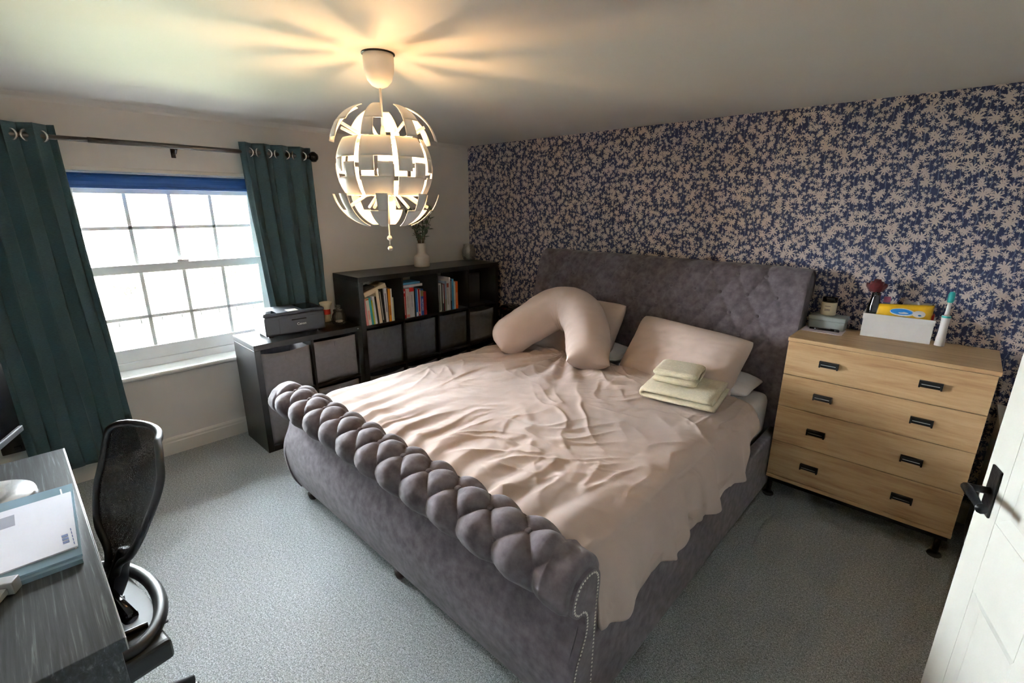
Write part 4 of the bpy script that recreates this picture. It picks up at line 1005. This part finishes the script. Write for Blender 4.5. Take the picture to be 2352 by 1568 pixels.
# ------------------------------------------------------------------ office chair pushed under the desk
cr = thing('office_chair', 'black mesh office chair tucked under the desk', 'office chair', (2.05, -3.42, 0), radians(0))
CL = Vector((2.05, -3.42, 0)); YAW = radians(9)
def cb_(x, y, z):                              # chair frame: x across, y backwards (towards the room)
    return (x*cos(YAW)-y*sin(YAW), x*sin(YAW)+y*cos(YAW), z)
zk = [.50, .56, .60, .63, .68, .76, .84, .90, .94, .965, .98]
yk = [.145, .160, .175, .19, .217, .258, .295, .318, .330, .336, .338]
wk = [.03, .032, .036, .06, .13, .180, .200, .206, .195, .165, .11]
prof = spline([(w, y, z) for w, y, z in zip(wk, yk, zk)], 60)
def back(u, v):
    p = prof[int(round(v*59))]; a = 2*u-1
    return cb_(a*p.x - .02, p.y - .055*(a*a)*min(1, p.x/.19) - .0, p.z)
obj('backrest_mesh', grid_mesh(back, 26, 60, name='back'), 'mesh', cr, True)
rim = [Vector(back(0, k/59)) for k in range(8, 60)] + [Vector(back(k/25, 1)) for k in range(1, 25)] + [Vector(back(1, k/59)) for k in range(59, 7, -1)]
obj('backrest_frame', bm_tube(bmesh.new(), rim, .011, 8), 'blackplastic', cr, True)
sp_ = spline([cb_(-.02, .05, .44), cb_(-.02, .115, .47), cb_(-.02, .16, .53), cb_(-.02, .176, .57), cb_(-.02, .188, .60), cb_(-.02, .2, .63)], 24)
obj('spine', bm_tube(bmesh.new(), sp_, [.034-.0007*k for k in range(24)], 10), 'blackplastic', cr, True)
seat_o = obj('seat_mesh', grid_mesh(lambda u, v: cb_((2*u-1)*.235*(1-.10*(2*v-1)**4), -.22+.40*v, .47 + .012*(2*u-1)**2 - .02*max(0, .25-v)*4*.2), 20, 20, name='seat'), 'blackplastic', cr, True); solid(seat_o, .03, -1)
loop = [cb_(.25*sin(a)*(1 if abs(sin(a)) < .9 else 1), .10+.135*cos(a), .487) for a in [radians(x) for x in range(-112, 113, 7)]]
obj('seat_rear_frame', bm_tube(bmesh.new(), loop, .019, 8), 'blackplastic', cr, True)
b = bmesh.new(); bm_box(b, -.16, .205, .115, .222, .476, .484, .003)
for v in b.verts: v.co = Vector(cb_(v.co.x, v.co.y - .45*(v.co.x-.02)**2, v.co.z))
obj('rear_plate', b, 'greypanel', cr)
for x_ in (-.10, -.02, .08, .15): tube('rib', [cb_(x_, .05, .488), cb_(x_+.015, .10, .492), cb_(x_+.03, .165, .488)], .008, 'blackplastic', cr, 8)
tube('tilt_tube', [cb_(.035, .125, .545), cb_(.17, .135, .53)], .019, 'gloss_black', cr, 14)
b = bmesh.new(); bm_box(b, .17, .285, .02, .185, .42, .485, .015, 3)
for v in b.verts: v.co = Vector(cb_(*v.co))
obj('side_block', b, 'blackplastic', cr)
for s in (-1, 1):
    ar = tube('armrest', [cb_(s*.25, -.12, .655), cb_(s*.25, .07, .655)], .02, 'greypanel' if s < 0 else 'blackplastic', cr, 10)  # far armrest is grey: window glint on its black pad, put into the colour
    tube('arm_support', [cb_(s*.25, -.05, .65), cb_(s*.255, -.04, .55), cb_(s*.21, -.03, .46)], .014, 'blackplastic', cr, 10)
tube('gas_lift', [(0, 0, .09), (0, 0, .45)], .025, 'blackmetal', cr, 14)
for k in range(5):
    a = 2*pi*k/5+.3; e = (.28*cos(a), .28*sin(a)); L_ = tube('base_leg', [(0, 0, .11), (e[0]*.6, e[1]*.6, .10), (e[0], e[1], .075)], [.026, .022, .016], 'blackplastic', cr, 8)
    lathe('castor', [(0, -.012), (.022, -.012), (.027, -.006), (.027, .006), (.022, .012), (0, .012)], 'blackplastic', L_, 16).matrix_local = Matrix.Translation((e[0], e[1], .028)) @ Matrix.Rotation(pi/2, 4, 'X') 

# ------------------------------------------------------------------ the open panelled door
DE = Vector((3.852, -1.716)); dirv = Vector((-.283, .959)).normalized(); DW = .745
hinge = DE - dirv*DW
dr = bpy.data.objects.new('door_1', None); C.objects.link(dr); dr['kind'] = 'structure'; dr.location = (hinge.x, hinge.y, 0); dr.rotation_euler = (0, 0, atan2(dirv.y, dirv.x))
# local x runs from hinge to latch edge; +y is the face turned to the camera side
TH = .038; st_w = .105
def dbox(n, x0, x1, z0, z1, y0=-TH, y1=0, m='doorpaint', bv=.002): return box(n, x0, x1, y0, y1, z0, z1, m, dr, bv)
dbox('stile', 0, st_w, .006, 1.98); dbox('stile', DW-st_w, DW, .006, 1.98); dbox('mid_stile', DW/2-.045, DW/2+.045, .006, 1.98)
for z0, z1 in ((.006, .21), (.735, .93), (1.45, 1.54), (1.86, 1.98)):
    dbox('rail', st_w, DW/2-.045, z0, z1); dbox('rail', DW/2+.045, DW-st_w, z0, z1)
for z0, z1 in ((.21, .735), (.93, 1.45), (1.54, 1.86)):
    for x0, x1 in ((st_w, DW/2-.045), (DW/2+.045, DW-st_w)):
        dbox('panel', x0, x1, z0, z1, -TH+.012, -.012, bv=0)
        for sy in (0, -TH):                                    # bevelled moulding frame round each panel
            b = bmesh.new(); k = .03; o_ = [(x0, z0), (x1, z0), (x1, z1), (x0, z1)]; i_ = [(x0+k, z0+k), (x1-k, z0+k), (x1-k, z1-k), (x0+k, z1-k)]
            yo, yi = (-.001, -.0115) if sy == 0 else (-TH+.001, -TH+.0115)
            A = [b.verts.new((x, yo, z)) for x, z in o_]; B = [b.verts.new((x, yi, z)) for x, z in i_]
            for e in range(4): b.faces.new((A[e], A[(e+1) % 4], B[(e+1) % 4], B[e]))
            bmesh.ops.recalc_face_normals(b, faces=b.faces[:]); obj('moulding', b, 'doorpaint', dr)
hz = .985; hx = DW-.055
for fy, s in ((0, 1), (-TH, -1)):
    b = bmesh.new(); bm_box(b, hx-.024, hx+.024, min(fy, fy+s*.005), max(fy, fy+s*.005), hz-.062, hz+.062, .002); lh = obj('latch_plate', b, 'iron', dr)
    b = bmesh.new(); bm_tube(b, [(hx, fy, hz), (hx, fy+s*.05, hz)], .009, 10)
    bm_tube(b, spline([(hx, fy+s*.05, hz), (hx-.04, fy+s*.053, hz+.004), (hx-.085, fy+s*.05, hz-.003), (hx-.105, fy+s*.052, hz)], 12), [.010, .0105, .011, .011, .0105, .010, .009, .009, .0085, .009, .011, .012], 10)
    obj('lever', b, 'iron', lh, True)
